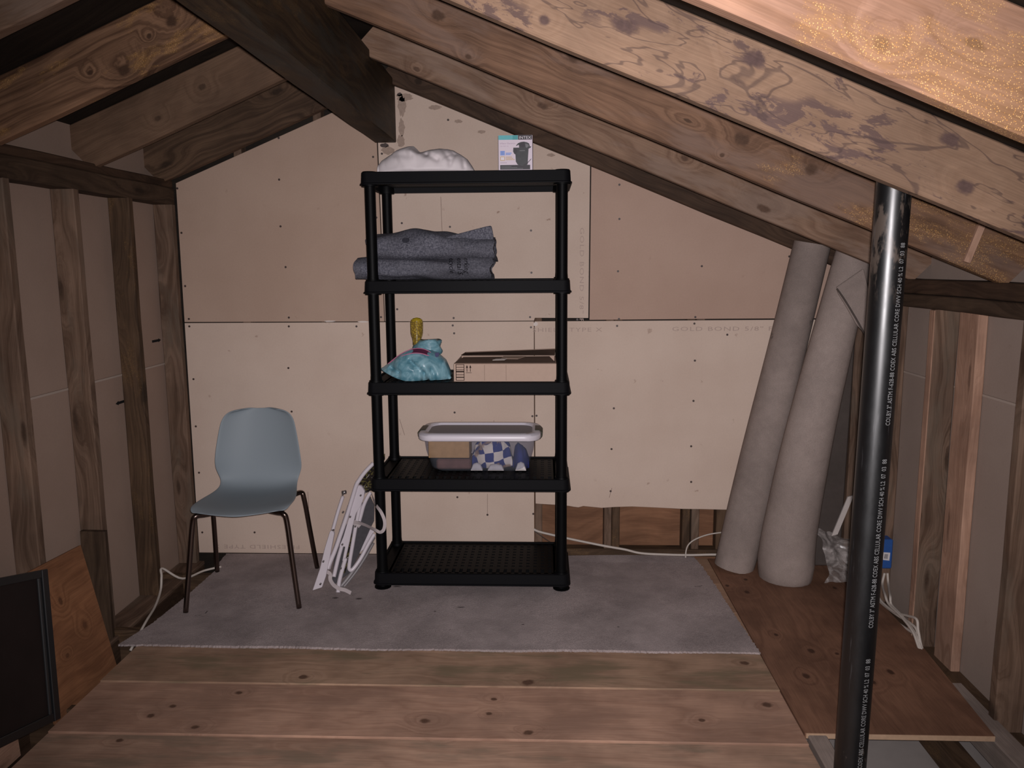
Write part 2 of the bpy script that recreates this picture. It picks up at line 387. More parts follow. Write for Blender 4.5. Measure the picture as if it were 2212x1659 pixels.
P4 = drypoly('drywall_board', [(-.793, 1.2215), (-.05, 1.2215), (-.045, 1.236), (.219, 1.234), (.222, under(.222)+.005), (-.60, under(-.60)+.005), (-.7355, ZR), (-.803, under(-.803)+.005)], M['dry_mid'])
P5 = drypoly('drywall_board', [(.2245, 1.2245), (.9, 1.2275), (1.49, 1.2275), (1.49, under(1.49)+.005), (.2275, under(.2275)+.005)], M['dry_rose'])
MB().box((-1.83, YB+.0165, -.2), (1.60, YB+.0185, 2.5)).build('drywall_backing', M['gapbrown'], wall_back) if False else None
# framing and sheathing behind the boards (seen in the cut-out at the bottom)
panel('cavity_sheathing', (-.30, 4.028, -.2), (1.65, 4.04, .40), M['red_osb'], wall_back)
panel('cavity_sheathing', (-1.95, 4.028, -.2), (-.301, 4.04, .40), M['deckdark'], wall_back)  # left part coloured near black to paint the shade below the drywall
panel('cavity_sheathing', (-1.95, 4.028, .401), (1.65, 4.04, 2.6), M['deckdark'], wall_back)  # upper part near black too, painting the shade in gaps round the boards
for x in (-1.5, -1.1, -.66, -.030, .327, .369, .728, .775, 1.30):
    lumber('stud', (x, 3.990, 0.04), (x, 3.990, under(x)+.12), .070, .040, (0, 1, 0), M['stud_dark'] if x in (.369, .728) else M['stud'], wall_back)
lumber('bottom_plate', (-1.8, 3.988, .018), (1.49, 3.988, .018), .07, .038, (0, 1, 0), M['stud_dark'], wall_back)
lumber('stud', (.91, 3.990, .04), (.91, 3.990, 1.0), .07, .06, (0, 1, 0), M['stud_dark'], wall_back)
# screws: tiny heads, one part for each board
scr = [(602, 298), (603, 388), (606, 489), (617, 577), (383, 407), (392, 503), (400, 618), (408, 689), (624, 686), (409, 705), (624, 705), (623, 795), (418, 819), (630, 889), (423, 921), (430, 1021), (968, 259), (868, 482), (972, 490), (1147, 498), (1148, 589), (806, 339), (813, 470), (825, 332), (1338, 399), (1338, 473), (1335, 586), (980, 687), (978, 703), (981, 720), (1145, 685), (1147, 707), (982, 891), (1150, 899), (1159, 898), (858, 668), (823, 685), (1516, 575), (1502, 685), (1500, 699), (1501, 779), (1498, 866), (1493, 964), (1493, 1041), (1571, 723), (1705, 554), (988, 1074), (1053, 1112), (1152, 1110), (1319, 1061), (1337, 689), (1333, 704), (1326, 882), (1321, 970), (550, 1150), (770, 705), (1247, 690), (437, 1150)]
for bd, sel in ((P1, lambda p: p.z < 1.22 and p.x < -.05), (P2, lambda p: p.z < 1.22 and p.x >= -.05), (P3, lambda p: p.z >= 1.22 and p.x < -.8), (P4, lambda p: p.z >= 1.22 and -.8 <= p.x < .223), (P5, lambda p: p.z >= 1.22 and p.x >= .223)):
    mb = MB()
    for s in scr:
        p = at_y(s[0], s[1], YB)
        if sel(p):
            mb.prism([(p.x+.0056*math.cos(a*PI/4), p.z+.0056*math.sin(a*PI/4)) for a in range(8)], YB-.0012, YB+.001, 'y')
    if mb.v: tag(mb.build('screw_heads', M['screw'], bd), kind='stuff')
# printed maker's lettering on the boards
def wall_text(body, px, py, size, rot, parent, length, align='LEFT'):
    me = text_mesh(body, size, align, 0, 1.15, .0003); me.materials.append(M['ink'])
    k = length/max(v.co.x for v in me.vertices)
    for v in me.vertices: v.co.x *= k
    p = at_y(px, py, YB-.0006)
    o = link('printed_lettering', me, parent, p); o.rotation_euler = (PI/2, rot, 0); return o
wall_text('SHIELD TYPE X', 1150, 717, .029, 0, P2, .345)
wall_text('GOLD BOND 5/8" FI', 1451, 715, .029, 0, P2, .505)
wall_text('FIRESHIELD TYPE X', 648, 1178, .029, PI, P1, .46)
wall_text('GOLD BOND 5/8" F', 1253, 491, .029, PI/2, P4, .46)
# torn paper, a hole under the beam, and a nail scratch
def blotch(name, px, py, rx, rz, mat, parent, n=14, seed=1):
    rnd = random.Random(seed); p = at_y(px, py, YB)
    MB().prism([(p.x+rx*math.cos(2*PI*k/n)*(.75+.4*rnd.random()), p.z+rz*math.sin(2*PI*k/n)*(.75+.4*rnd.random())) for k in range(n)], YB-.0008, YB+.002, 'y').build(name, mat, parent)
blotch('knock_hole', 831, 314, .022, .011, M['screw'], P4, seed=3)
blotch('knock_hole', 863, 204, .014, .009, M['screw'], P4, seed=4)
blotch('torn_paper', 712, 694, .03, .004, M['paper'], P1, seed=5)
blotch('torn_paper', 785, 695, .03, .004, M['paper'], P1, seed=6)
blotch('torn_paper', 1157, 700, .012, .012, M['paper'], P2, seed=7)
M['pencil'] = flat('scratch_dark', (.22, .15, .13), .9, .1)
for (a, b, c, d, pr_) in ((952, 425, 956, 520, P4), (863, 905, 874, 940, P1), (1053, 1067, 1053, 1110, P1), (665, 1062, 667, 1098, P1), (1067, 908, 1067, 935, P1), (1322, 1054, 1316, 1075, P2)):
    q0, q1 = at_y(a, b, YB), at_y(c, d, YB); MB().tube([q0, q1], .0009, 4).build('scratch_line', M['pencil'], pr_)
M['tear'] = flat('tear_brown', (.36, .27, .22), .9, .1, mott=.25, scale=90)
for i, (a, b, rx, rz) in enumerate(((868, 230, .020, .05), (874, 210, .04, .02), (868, 275, .015, .04), (940, 232, .03, .012), (990, 262, .02, .008), (1040, 285, .02, .008), (1190, 335, .02, .008), (838, 325, .03, .02), (866, 305, .02, .03))):
    blotch('torn_paper', a, b, rx, rz, M['tear'], P4, n=22, seed=20+i)

# ================================================================== LEFT WALL
XL, XLS = -1.82, -1.915
wall_left = empty('wall_left'); tag(wall_left, 'left knee wall with open studs', None, None, 'structure')
panel('sheathing_panel', (XLS-.013, -.4, -.2), (XLS, 4.03, 1.012), M['sheath'], wall_left, 'y')
panel('sheathing_panel', (XLS-.013, -.4, 1.020), (XLS, 4.03, 2.12), M['sheath'], wall_left, 'y')
M['seam'] = flat('board_edge_pale', (.42, .34, .29), .9, .1)
MB().box((XLS-.012, -.4, 1.012), (XLS+.004, 4.0, 1.0205)).build('seam_strip', M['seam'], wall_left)
for i, y in enumerate((3.9, 3.49, 3.078, 2.67, 2.26, 1.85, 1.44, 1.03, .62)):
    mt = M['stud_dark'] if i in (1,) else M['stud']
    o = lumber('stud', (-1.867, y+.019, -.05), (-1.867, y+.019, 1.80), .094, .040, (1, 0, 0), mt, wall_left)
lumber('top_plate', (-1.866, -.4, 1.84), (-1.866, 3.93, 1.84), .08, .098, (0, 0, 1), M['plate'], wall_left)
lumber('top_plate', (-1.870, -.4, 1.898), (-1.870, 3.93, 1.898), .036, .095, (0, 0, 1), M['raf_dark'], wall_left)
lumber('bottom_plate', (-1.852, -.4, -.045), (-1.852, 3.93, -.045), .02, .124, (0, 0, 1), M['stud'], wall_left)
lumber('bottom_plate', (-1.852, -.4, -.115), (-1.852, 3.93, -.115), .118, .122, (0, 0, 1), M['raf_dark'], wall_left)  # dark lower piece paints the plate's side as shaded below its pale top
lumber('stud_block', (-1.855, 3.062, -.045), (-1.850, 3.062, .43), .105, .022, (1, 0, .25), M['plate'], wall_left)
M['mark'] = flat('marker_black', (.012, .012, .013), .7, .2)
for (px, py, fl) in ((338, 736, 1), (261, 869, -1)):
    p = at_x(px, py, XLS); s = fl
    MB().prism([(p.y-.045*s, p.z-.006), (p.y+.02*s, p.z-.006), (p.y+.02*s, p.z-.010), (p.y+.045*s, p.z), (p.y+.02*s, p.z+.010), (p.y+.02*s, p.z+.006), (p.y-.045*s, p.z+.006)], XLS-.001, XLS+.0006, 'x').build('arrow_mark', M['mark'], wall_left)

# ================================================================== RIGHT WALL
XW, XWS = 1.50, 1.597
wall_right = empty('wall_right'); tag(wall_right, 'right knee wall with open studs', None, None, 'structure')
M['sheath_r'] = drywall('side_sheathing_grey', (.34, .265, .225), .05)
panel('sheathing_panel', (XWS, -.4, -.2), (XWS+.013, 4.03, 1.012), M['sheath_r'], wall_right, 'y')
panel('sheathing_panel', (XWS, -.4, 1.020), (XWS+.013, 4.03, 1.80), M['sheath_r'], wall_right, 'y')
MB().box((XWS-.003, -.4, 1.012), (XWS+.012, 4.0, 1.0205)).build('seam_strip', M['seam'], wall_right)
for i, y in enumerate((3.88, 3.555, 3.118, 2.515, 2.1, 1.69, 1.28, .87)):
    lumber('stud', (1.5485, y+.019, -.06), (1.5485, y+.019, 1.315), .095, .040, (1, 0, 0), M['stud'], wall_right)
lumber('stud', (1.577, 2.982, -.06), (1.577, 2.982, 1.313), .135, .036, (0, 1, 0), M['stud_pink'], wall_right)
lumber('stud', (1.502, 3.137, -.05), (1.502, 3.137, 1.312), .036, .006, (0, 1, 0), M['stud_pink'], wall_right)
lumber('top_plate', (1.547, -.4, 1.342), (1.547, 3.93, 1.342), .052, .095, (0, 0, 1), M['plate'], wall_right)
lumber('top_plate', (1.551, -.4, 1.399), (1.551, 3.93, 1.399), .058, .090, (0, 0, 1), M['raf_dark'], wall_right)
lumber('bottom_plate', (1.555, -.4, -.11), (1.555, 3.93, -.11), .10, .085, (0, 0, 1), M['stud_dark'], wall_right)

# ================================================================== ROOF
ceiling = empty('ceiling'); tag(ceiling, 'gable roof underside with exposed rafters and dark ridge beam', None, None, 'structure')
ang = math.atan(SL); ca, sa = math.cos(ang), math.sin(ang)
def rafter(y, side, mat, x_out):
    w = VT*ca
    p0, p1 = raf_axis(y, side)
    wd_ = Vector((sa*side, 0, ca))
    cut = (sa/ca)*side
    return lumber('rafter', p0, p1, w, TH, wd_, mat, ceiling, cut, cut)
for y, m in ((3.880, 'raf_dark'), (3.38, 'raf_pale'), (2.71, 'raf_knot'), (2.07, 'raf_stain'), (1.44, 'raf_orange'), (.87, 'raf_pale'), (.26, 'raf_knot')):
    rafter(y, 1, M[m], 1.60)
for y, m in ((3.850, 'rafl_dark'), (3.255, 'rafl_plain'), (2.652, 'rafl_grain'), (2.06, 'raf_pale'), (1.45, 'raf_knot'), (.85, 'rafl_plain'), (.25, 'rafl_grain')):
    rafter(y, -1, M[m], -1.913)
lumber('ridge_beam', (-.7635, -.4, 2.2285), (-.7635, 3.934, 2.2285), .290, .105, (0, 0, 1), M['beam'], ceiling)
lumber('beam_block', (-.83, 3.80, 2.195), (-.83, 3.932, 2.195), .07, .05, (0, 0, 1), M['plate'], ceiling)
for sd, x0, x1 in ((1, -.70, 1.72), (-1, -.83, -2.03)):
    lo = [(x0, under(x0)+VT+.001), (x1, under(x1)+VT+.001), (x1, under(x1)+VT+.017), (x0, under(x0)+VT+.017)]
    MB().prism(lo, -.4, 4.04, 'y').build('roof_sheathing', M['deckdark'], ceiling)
MB().box((-.86, -.4, 2.52), (-.66, 4.04, 2.60)).build('ridge_cap_board', M['deckdark'], ceiling)
# pale cleat on the knotty rafter near its right end
cl0 = at_y(2121, 483, 2.700); cl1 = at_y(2088, 567, 2.700)
lumber('rafter_cleat', cl0, cl1, .022, .016, (1, 0, .4), M['stud_pink'], ceiling)

#OBJECTS
# ================================================================== CARPET
def carpet_mat(name, c, dark, scale=420, patch=.35, spots=()):
    t = NT(name); t.rough(1.0, .05); P = t.obj()
    f = t.noise(P, scale, 2.0, .7); p = t.noise(P, 3.0, 4.0, .6); q = t.noise(P, 28, 3.0, .6); sp = t.noise(P, 11, 4.0, .6)
    k = t.mix(t.ramp(f, .28, .72), dark, c)
    k = t.mix(1.0, k, t.mix(t.ramp(p, .3, .7), (1-patch, 1-patch, 1-patch), (1+patch*.5,)*3), 'MULTIPLY')
    k = t.mix(1.0, k, t.mix(q, (.86, .86, .86), (1.12, 1.12, 1.12)), 'MULTIPLY')
    k = t.mix(t.ramp(sp, .70, .74, 0, .6), k, tuple(v*.3 for v in c))
    for (sx_, sy_, rx_, ry_) in spots:
        dd = t.vmath('LENGTH', t.vmath('MULTIPLY', t.vmath('SUBTRACT', P, (sx_, sy_, 0)), (1/rx_, 1/ry_, 0)))
        k = t.mix(t.ramp(t.math('ADD', dd, t.math('MULTIPLY', q, .8)), .7, 1.4, .85, 0), k, tuple(v*.12 for v in c))
    t.col(k); t.bump(f, .35, .003)
    return t.m
M['carpet'] = carpet_mat('carpet_grey', (.46, .385, .375), (.24, .20, .197), patch=.25, spots=tuple((at_z(a, b, .012).x+.43, at_z(a, b, .012).y-3.42, r1, r2) for a, b, r1, r2 in ((996, 1311, .022, .008), (940, 1320, .008, .006), (446, 1321, .004, .02), (725, 1290, .02, .012), (775, 1292, .02, .012), (857, 1266, .03, .012), (1130, 1348, .008, .006), (1336, 1353, .008, .006))))
M['carpet_roll'] = carpet_mat('carpet_roll_back', (.345, .278, .25), (.235, .19, .168), 520, .2)
M['carpet_roll2'] = carpet_mat('carpet_roll_back_warm', (.395, .32, .288), (.27, .218, .193), 520, .15)
def build_carpet():
    poly_l = [(3.93, -1.668), (3.80, -1.655), (3.752, -1.630), (3.37, -1.635), (3.109, -1.656), (2.905, -1.705)]
    poly_r = [(3.93, .765), (3.80, .785), (3.5, .80), (3.2, .815), (2.918, .835)]
    ny, nx = 190, 420; rnd = np.random.RandomState(3)
    ys = np.linspace(2.912, 3.925, ny)
    ly = [p[0] for p in poly_l][::-1]; lx = [p[1] for p in poly_l][::-1]
    ry = [p[0] for p in poly_r][::-1]; rx = [p[1] for p in poly_r][::-1]
    V = np.zeros((ny, nx, 3))
    for i, y in enumerate(ys):
        a = np.interp(y, ly, lx)+rnd.randn()*.0015; b = np.interp(y, ry, rx)+rnd.randn()*.002
        V[i, :, 0] = np.linspace(a, b, nx); V[i, :, 1] = y
    # wavy, slightly ragged front edge
    xs = V[0, :, 0]; edge = .004*np.sin(xs*3.1)+.003*np.sin(xs*11)+rnd.randn(nx)*.0016
    edge -= .035*np.clip((xs-.3)/.5, 0, 1)*0 + 0.0
    fall = np.clip(1-(ys-ys[0])/.05, 0, 1)
    V[:, :, 1] += fall[:, None]*edge[None, :]
    V[:, :, 2] = .0095 + rnd.randn(ny, nx)*.00012 + .0015*np.sin(V[:, :, 0]*5+1)*np.sin(V[:, :, 1]*7)
    # loose ripple along the wall on the right
    m = np.exp(-((V[:, :, 0]-.45)/.25)**2)*np.clip((V[:, :, 1]-3.84)/.08, 0, 1); V[:, :, 2] += .008*m
    top = V.reshape(-1, 3); n = len(top)
    loop = [j for j in range(nx)]+[i*nx+nx-1 for i in range(1, ny)]+[(ny-1)*nx+j for j in range(nx-2, -1, -1)]+[i*nx for i in range(ny-2, 0, -1)]
    low = top[loop].copy(); low[:, 2] = .0008
    fs = [(i*nx+j, i*nx+j+1, (i+1)*nx+j+1, (i+1)*nx+j) for i in range(ny-1) for j in range(nx-1)]
    L = len(loop)
    fs += [(loop[k], n+k, n+(k+1) % L, loop[(k+1) % L]) for k in range(L)]
    fs.append(tuple(n+k for k in range(L)))
    base = np.array([-.43, 3.42, 0]); allv = np.vstack([top, low])-base
    me = bpy.data.meshes.new('carpet_remnant'); me.from_pydata(allv.tolist(), [], fs); me.materials.append(M['carpet'])
    o = link('carpet_remnant', me, None, base)
    tag(o, 'grey carpet remnant laid flat on the floor under the black shelving unit', 'carpet')
build_carpet()

# ================================================================== SHELVING UNIT
M['blk'] = flat('black_plastic', (.0022, .0022, .0026), .5, .10, mott=.25, scale=300, bump=.05)
M['blk2'] = flat('black_plastic_fascia', (.0045, .0045, .0055), .6, .10, mott=.25, scale=300, bump=.05)
SX0, SX1, SY0, SY1 = -.790, .115, 3.470, 3.915
unit = empty('shelving_unit', ((SX0+SX1)/2, (SY0+SY1)/2, .012))
tag(unit, 'tall black plastic five-tier shelving unit standing on the grey carpet', 'shelf')
def rrect(x0, y0, x1, y1, r, n=4):
    out = []
    for cx_, cy_, a0 in ((x1-r, y0+r, -PI/2), (x1-r, y1-r, 0), (x0+r, y1-r, PI/2), (x0+r, y0+r, PI)):
        for k in range(n+1):
            a = a0+PI/2*k/n; out.append((cx_+r*math.cos(a), cy_+r*math.sin(a)))
    return out
TOPS = [.090, .539, .982, 1.431, 1.896]
post_xy = [(SX0+.036, SY0+.036), (SX1-.036, SY0+.036), (SX0+.036, SY1-.036), (SX1-.036, SY1-.036)]
for ti, zt in enumerate(TOPS):
    rows = []
    for off, z in ((.006, zt-.054), (.006, zt-.049), (.001, zt-.046), (-.002, zt-.002), (-.005, zt), (-.014, zt), (-.014, zt-.054)):
        rows.append([Vector((x, y, z)) for x, y in rrect(SX0-off, SY0-off, SX1+off, SY1+off, .030+off)])
    rows.append(rows[0])
    mb = MB().grid(rows, True)
    sh = mb.build('shelf', M['blk2'], unit, angle=40)
    g = MB(); x0, x1, y0, y1 = SX0+.012, SX1-.012, SY0+.012, SY1-.012
    zb, z2 = zt-.026, zt-.007
    g.box((x0, y0, zb), (x1, y0+.030, z2)); g.box((x0, y1-.025, zb), (x1, y1, z2))
    g.box((x0, y0, zb), (x0+.06, y1, z2)); g.box((x1-.06, y0, zb), (x1, y1, z2))
    nx_ = 22
    for k in range(nx_+1):
        x = x0+.06+(x1-x0-.12)*k/nx_; g.box((x-.0095, y0+.02, zb), (x+.0095, y1-.02, z2))
    for k in range(9):
        y = y0+.095+(y1-y0-.125)*k/8; g.box((x0+.05, y-.012 if k else y-.02, zb-.004), (x1-.05, y+.012, z2-.001))
    g.build('deck_grid', M['blk'], sh)
    for (px_, py_) in post_xy:
        s = MB(); s.tube([(px_, py_, zt-.060), (px_, py_, zt-.050), (px_, py_, zt-.004), (px_, py_, zt+(.003 if ti == 4 else .006))], [.037, .037, .033, .031], 14)
        s.build('corner_socket', M['blk'], sh, angle=40)
for (px_, py_) in post_xy:
    for a, b in zip(TOPS[:-1], TOPS[1:]):
        MB().tube([(px_, py_, a+.004), (px_, py_, a+.03), (px_, py_, b-.06)], [.0262, .0242, .0242], 16).build('post', M['blk'], unit, angle=40)
    MB().tube([(px_, py_, .0122), (px_, py_, .0165), (px_, py_, .020), (px_, py_, .034)], [.039, .039, .025, .024], 16).build('foot', M['blk'], unit, angle=40)

# ================================================================== BUNDLES
def mound(xs, top, z0, yc, dep, amp=.008, nf=18, n=56, m=22, seed=0, p=.75, zk=.45, creases=()):
    """closed cloth/plastic bundle: outline (xs, top) seen from the front, depth dep(x)"""
    rows = []
    X0, X1 = xs[0], xs[-1]
    for i in range(n+1):
        s = i/n; x = X0+(X1-X0)*s
        h = max(interp(xs, top, x)-z0, .002); d = dep(s)
        row = []
        for j in range(m+1):
            a = PI*j/m; cz = math.sin(a)**p; cy_ = -math.cos(a)
            q = Vector((x, yc+d*cy_, z0+h*cz))
            nz = mnoise.noise(Vector((x*nf+seed*7, q.y*nf, q.z*nf)))
            rg = abs(mnoise.noise(Vector((x*nf*.55+seed*3+5, q.y*nf*.9, q.z*nf*.55))))
            vd = mnoise.voronoi(Vector((x*nf*.75+seed+.6*nz, q.y*nf*.75, q.z*nf*.75+.5*nz)))[0]
            k = amp*(nz*.5-(.5-rg)*.5+.9*min(vd[1]-vd[0], .6)-.35)*min(1, h/.03)*math.sin(a)**.35*(1 if 0 < i < n else .2)
            for (ax, az, bx, bz, dp, wd2) in creases:
                ux, uz = bx-ax, bz-az; tt = min(max(((x-ax)*ux+(q.z-az)*uz)/(ux*ux+uz*uz), 0), 1)
                dd = math.hypot(x-ax-ux*tt, q.z-az-uz*tt)
                if cy_ < .3: k -= dp*math.exp(-(dd/wd2)**2)
            q += Vector((0, cy_*.9, cz*zk))*k
            q.z = max(q.z, z0)
            row.append(q)
        rows.append(row)
    mb = MB().grid(rows)
    k = m+1
    mb.f += [(i*k, (i+1)*k, (i+1)*k+m, i*k+m) for i in range(n)]
    mb.f += [tuple(range(m, -1, -1)), tuple(n*k+j for j in range(k))]
    return mb
# white bundle on the top shelf
def wht(name, c, tr=0):
    t = NT(name); t.rough(.6, .25); t.col(c)
    nz = t.noise(t.obj(), 9, 2, .5, .3); t.bump(nz, .25, .02); return t.m
M['white_bag'] = wht('white_plastic_film', (.74, .67, .68))
yw = 3.62
pts = [(818, 357), (826, 346), (845, 334), (860, 325), (880, 318), (894, 314), (900, 319), (908, 327), (925, 324), (951, 321), (968, 322), (980, 325), (996, 334), (1010, 344), (1020, 358), (1026, 369)]
w3 = [at_y(a, b, yw) for a, b in pts]
cr = []
for (a, b, c, d, dp, wd2) in ((896, 318, 925, 335, .034, .016), (925, 335, 950, 350, .016, .012), (962, 328, 975, 348, .012, .010), (860, 338, 895, 342, .010, .016), (985, 335, 978, 360, .012, .010), (1003, 348, 1006, 366, .010, .008)):
    q0, q1 = at_y(a, b, yw), at_y(c, d, yw); cr.append((q0.x, q0.z, q1.x, q1.z, dp, wd2))
bag = mound([q.x for q in w3], [max(q.z, 1.905) for q in w3], 1.893, yw, lambda s: .03+.10*math.sin(PI*min(max(s, .02), .98))**.6, .030, 10, 130, 56, 2, .6, .12, cr)
o = bag.build('plastic_bundle', M['white_bag'], None, True, loc=(-.51, yw, 1.893)); tag(o, 'crumpled white plastic bundle on top of the shelving unit', 'bag')
sm = o.modifiers.new('s', 'SUBSURF'); sm.levels = 1; sm.render_levels = 1

# boxed pump
M['box_white'] = flat('box_print_white', (.72, .62, .70), .5, .4)
M['teal'] = flat('print_teal', (.12, .46, .50), .5, .4, mott=.12, scale=40)
M['teal2'] = flat('print_teal_dark', (.06, .34, .36), .5, .4)
M['pr_blk'] = flat('print_black', (.022, .018, .026), .5, .4)
M['pr_grey'] = flat('print_charcoal', (.035, .038, .042), .5, .4, mott=.4, scale=60)
M['pr_mid'] = flat('print_grey', (.16, .16, .17), .5, .4)
M['pr_lilac'] = flat('print_lilac', (.42, .33, .42), .5, .4)
M['pr_blue'] = flat('print_blue', (.22, .33, .72), .5, .4, mott=.3, scale=120)
M['pr_yel'] = flat('print_tan', (.62, .44, .26), .5, .4, mott=.2, scale=120)
M['pr_white'] = flat('print_white', (.80, .74, .78), .5, .4)
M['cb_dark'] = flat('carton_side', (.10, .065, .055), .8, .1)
bx0, bx1, bz0, bz1, by = -.197, -.049, 1.8965, 2.051, 3.55
pump = empty('pump_box', ((bx0+bx1)/2, by+.06, bz0)); tag(pump, 'small white printed pump carton at the right end of the top shelf', 'box')
MB().box((bx0, by, bz0), (bx1, by+.125, bz1)).build('carton', M['box_white'], pump, bevel=.0015)
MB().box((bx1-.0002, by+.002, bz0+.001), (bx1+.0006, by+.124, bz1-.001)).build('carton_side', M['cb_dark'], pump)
bw, bh = bx1-bx0, bz1-bz0
def pr(name, u0, v0, u1, v1, mat, lay=1, par=None):
    return MB().box((bx0+bw*u0, by-.0003*lay, bz0+bh*v0), (bx0+bw*u1, by+.0002, bz0+bh*v1)).build(name, mat, par or pump)
def prp(name, pts, mat, lay=2):
    return MB().prism([(bx0+bw*u, bz0+bh*v) for u, v in pts], by-.0003*lay, by+.0002, 'y').build(name, mat, pump)
pr('teal_band', .005, .875, .575, .995, M['teal']); pr('teal_band', .42, .875, .575, .995, M['teal2'], 2)
pr('brand_block', .58, .875, .985, .995, M['pr_blk'], 2)
def ptext(body, u, v, size, mat, lay=3, spacing=1.0, align='LEFT', sx=1.0):
    me = text_mesh(body, size, align, 0, spacing, .0001); me.materials.append(mat)
    o = link('printed_words', me, pump, (bx0+bw*u, by-.0003*lay-.0001, bz0+bh*v)); o.rotation_euler = (PI/2, 0, 0); o.scale = (sx, 1, 1); return o
ptext('INTEX', .605, .895, .0165, M['pr_white'], 3, 1.0, sx=1.12)
ptext('Inflator Electrico', .045, .755, .0105, M['pr_lilac'], 2, .95)
ptext('220-240V AC', .045, .685, .007, M['pr_lilac'], 2)
pr('blue_icon', .055, .455, .19, .575, M['pr_blue'], 2); pr('tan_icon', .055, .305, .19, .425, M['pr_yel'], 2); pr('tan_icon', .075, .325, .17, .405, M['pr_white'], 3)
for k in range(2): pr('blue_words', .215, .50-k*.035, .39-.03*k, .525-k*.035, M['pr_blue'], 2)
for k in range(3): pr('tan_words', .215, .395-k*.035, .40+.04*k, .415-k*.035, M['pr_yel'], 2)
pr('faint_words', .05, .245, .25, .258, M['pr_lilac'], 2)
pr('warning_strip', .05, .065, .93, .19, M['pr_blk'], 2)
for k in range(3): pr('warning_words', .08, .145-k*.03, .38+.17*k, .157-k*.03, M['pr_mid'], 3)
prp('pump_picture', [(.50, .47), (.51, .28), (.56, .20), (.68, .165), (.80, .165), (.86, .21), (.87, .40), (.885, .60), (.88, .62), (.95, .66), (.97, .70), (.93, .68), (.90, .77), (.84, .80), (.75, .82), (.66, .81), (.58, .78), (.53, .73), (.52, .70), (.60, .74), (.61, .66), (.44, .66), (.43, .56), (.46, .50)], M['pr_grey'], 3)
prp('pump_picture', [(.62, .74), (.66, .80), (.76, .80), (.78, .70), (.74, .67), (.66, .68)], M['pr_blk'], 4)
prp('pump_picture', [(.79, .77), (.88, .74), (.90, .70), (.83, .65), (.80, .67)], M['pr_mid'], 4)
prp('pump_picture', [(.46, .62), (.52, .63), (.56, .57), (.53, .50), (.47, .52)], M['pr_blk'], 4)
prp('pump_picture', [(.62, .585), (.78, .585), (.78, .565), (.62, .565)], M['pr_mid'], 4)
prp('pump_picture', [(.72, .18), (.85, .25), (.96, .36), (.965, .345), (.86, .235), (.78, .165)], M['pr_blk'], 4)

# ---------------- rolled felt blanket
def felt_mat():
    t = NT('felt_grey'); t.rough(1.0, .05); P = t.obj()
    a = t.noise(P, 130, 4.0, .75, .4); b = t.noise(P, 420, 2.0, .7); c = t.noise(P, 6, 3.0, .6)
    k = t.mix(t.ramp(a, .34, .70), (.062, .063, .082), (.215, .212, .25))
    k = t.mix(t.ramp(b, .58, .75, 0, .5), k, (.33, .33, .38)); k = t.mix(t.ramp(c, .35, .65, 0, .45), k, (.10, .098, .112))
    t.col(k); t.bump(a, .6, .006); return t.m
M['felt'] = felt_mat(); M['felt_edge'] = flat('felt_shadow', (.035, .035, .045), 1, .05, mott=.4, scale=90)  # second material is the dark print of the round stamp
blanket = empty('felt_blanket', (-.52, 3.66, 1.431)); tag(blanket, 'folded grey felt moving blanket with printed black words on the second shelf down', 'blanket')
def felt_roll(name, x0, x1, prof, zc, yc, ry, rz, seed, lft=0.0):
    n, m = 60, 28; rows = []
    for i in range(n+1):
        s = i/n; x = x0+(x1-x0)*s; h = prof(s); row = []
        for j in range(m):
            a = 2*PI*j/m
            q = Vector((x, yc+ry*math.cos(a), zc+rz*math.sin(a)))
            if math.sin(a) > 0: q.z = zc+(rz+h)*math.sin(a)
            dn = mnoise.noise(Vector((x*9+seed, math.cos(a)*1.6, math.sin(a)*1.6)))*.014
            q += Vector((0, math.cos(a), math.sin(a)))*dn
            if i in (0, n): q.x += mnoise.noise(Vector((seed+i, math.cos(a)*1.3, math.sin(a)*1.3)))*.022
            q.z = max(q.z, 1.4335); row.append(q)
        rows.append(row)
    mb = MB().grid(rows, True)
    # open spiral ends: inset ring pushed in
    for i0, sgn in ((0, 1), (n, -1)):
        ctr = sum(rows[i0], Vector())/m
        r2 = [ctr+(q-ctr)*.72 for q in rows[i0]]; r3 = [ctr+(q-ctr)*.66+Vector((sgn*.05, 0, 0)) for q in rows[i0]]
        mb.grid([rows[i0], r2, r3], True); b = len(mb.v); mb.f.append(tuple(range(b-m, b)))
    o = mb.build(name, M['felt'], blanket, True); return o
felt_roll('lower_fold', -.845, -.232, lambda s: .004*math.sin(s*9), 1.483, 3.640, .095, .050, 3)
felt_roll('upper_fold', -.80, -.222, lambda s: .036*math.exp(-((s-.38)/.28)**2), 1.568, 3.680, .118, .058, 11)
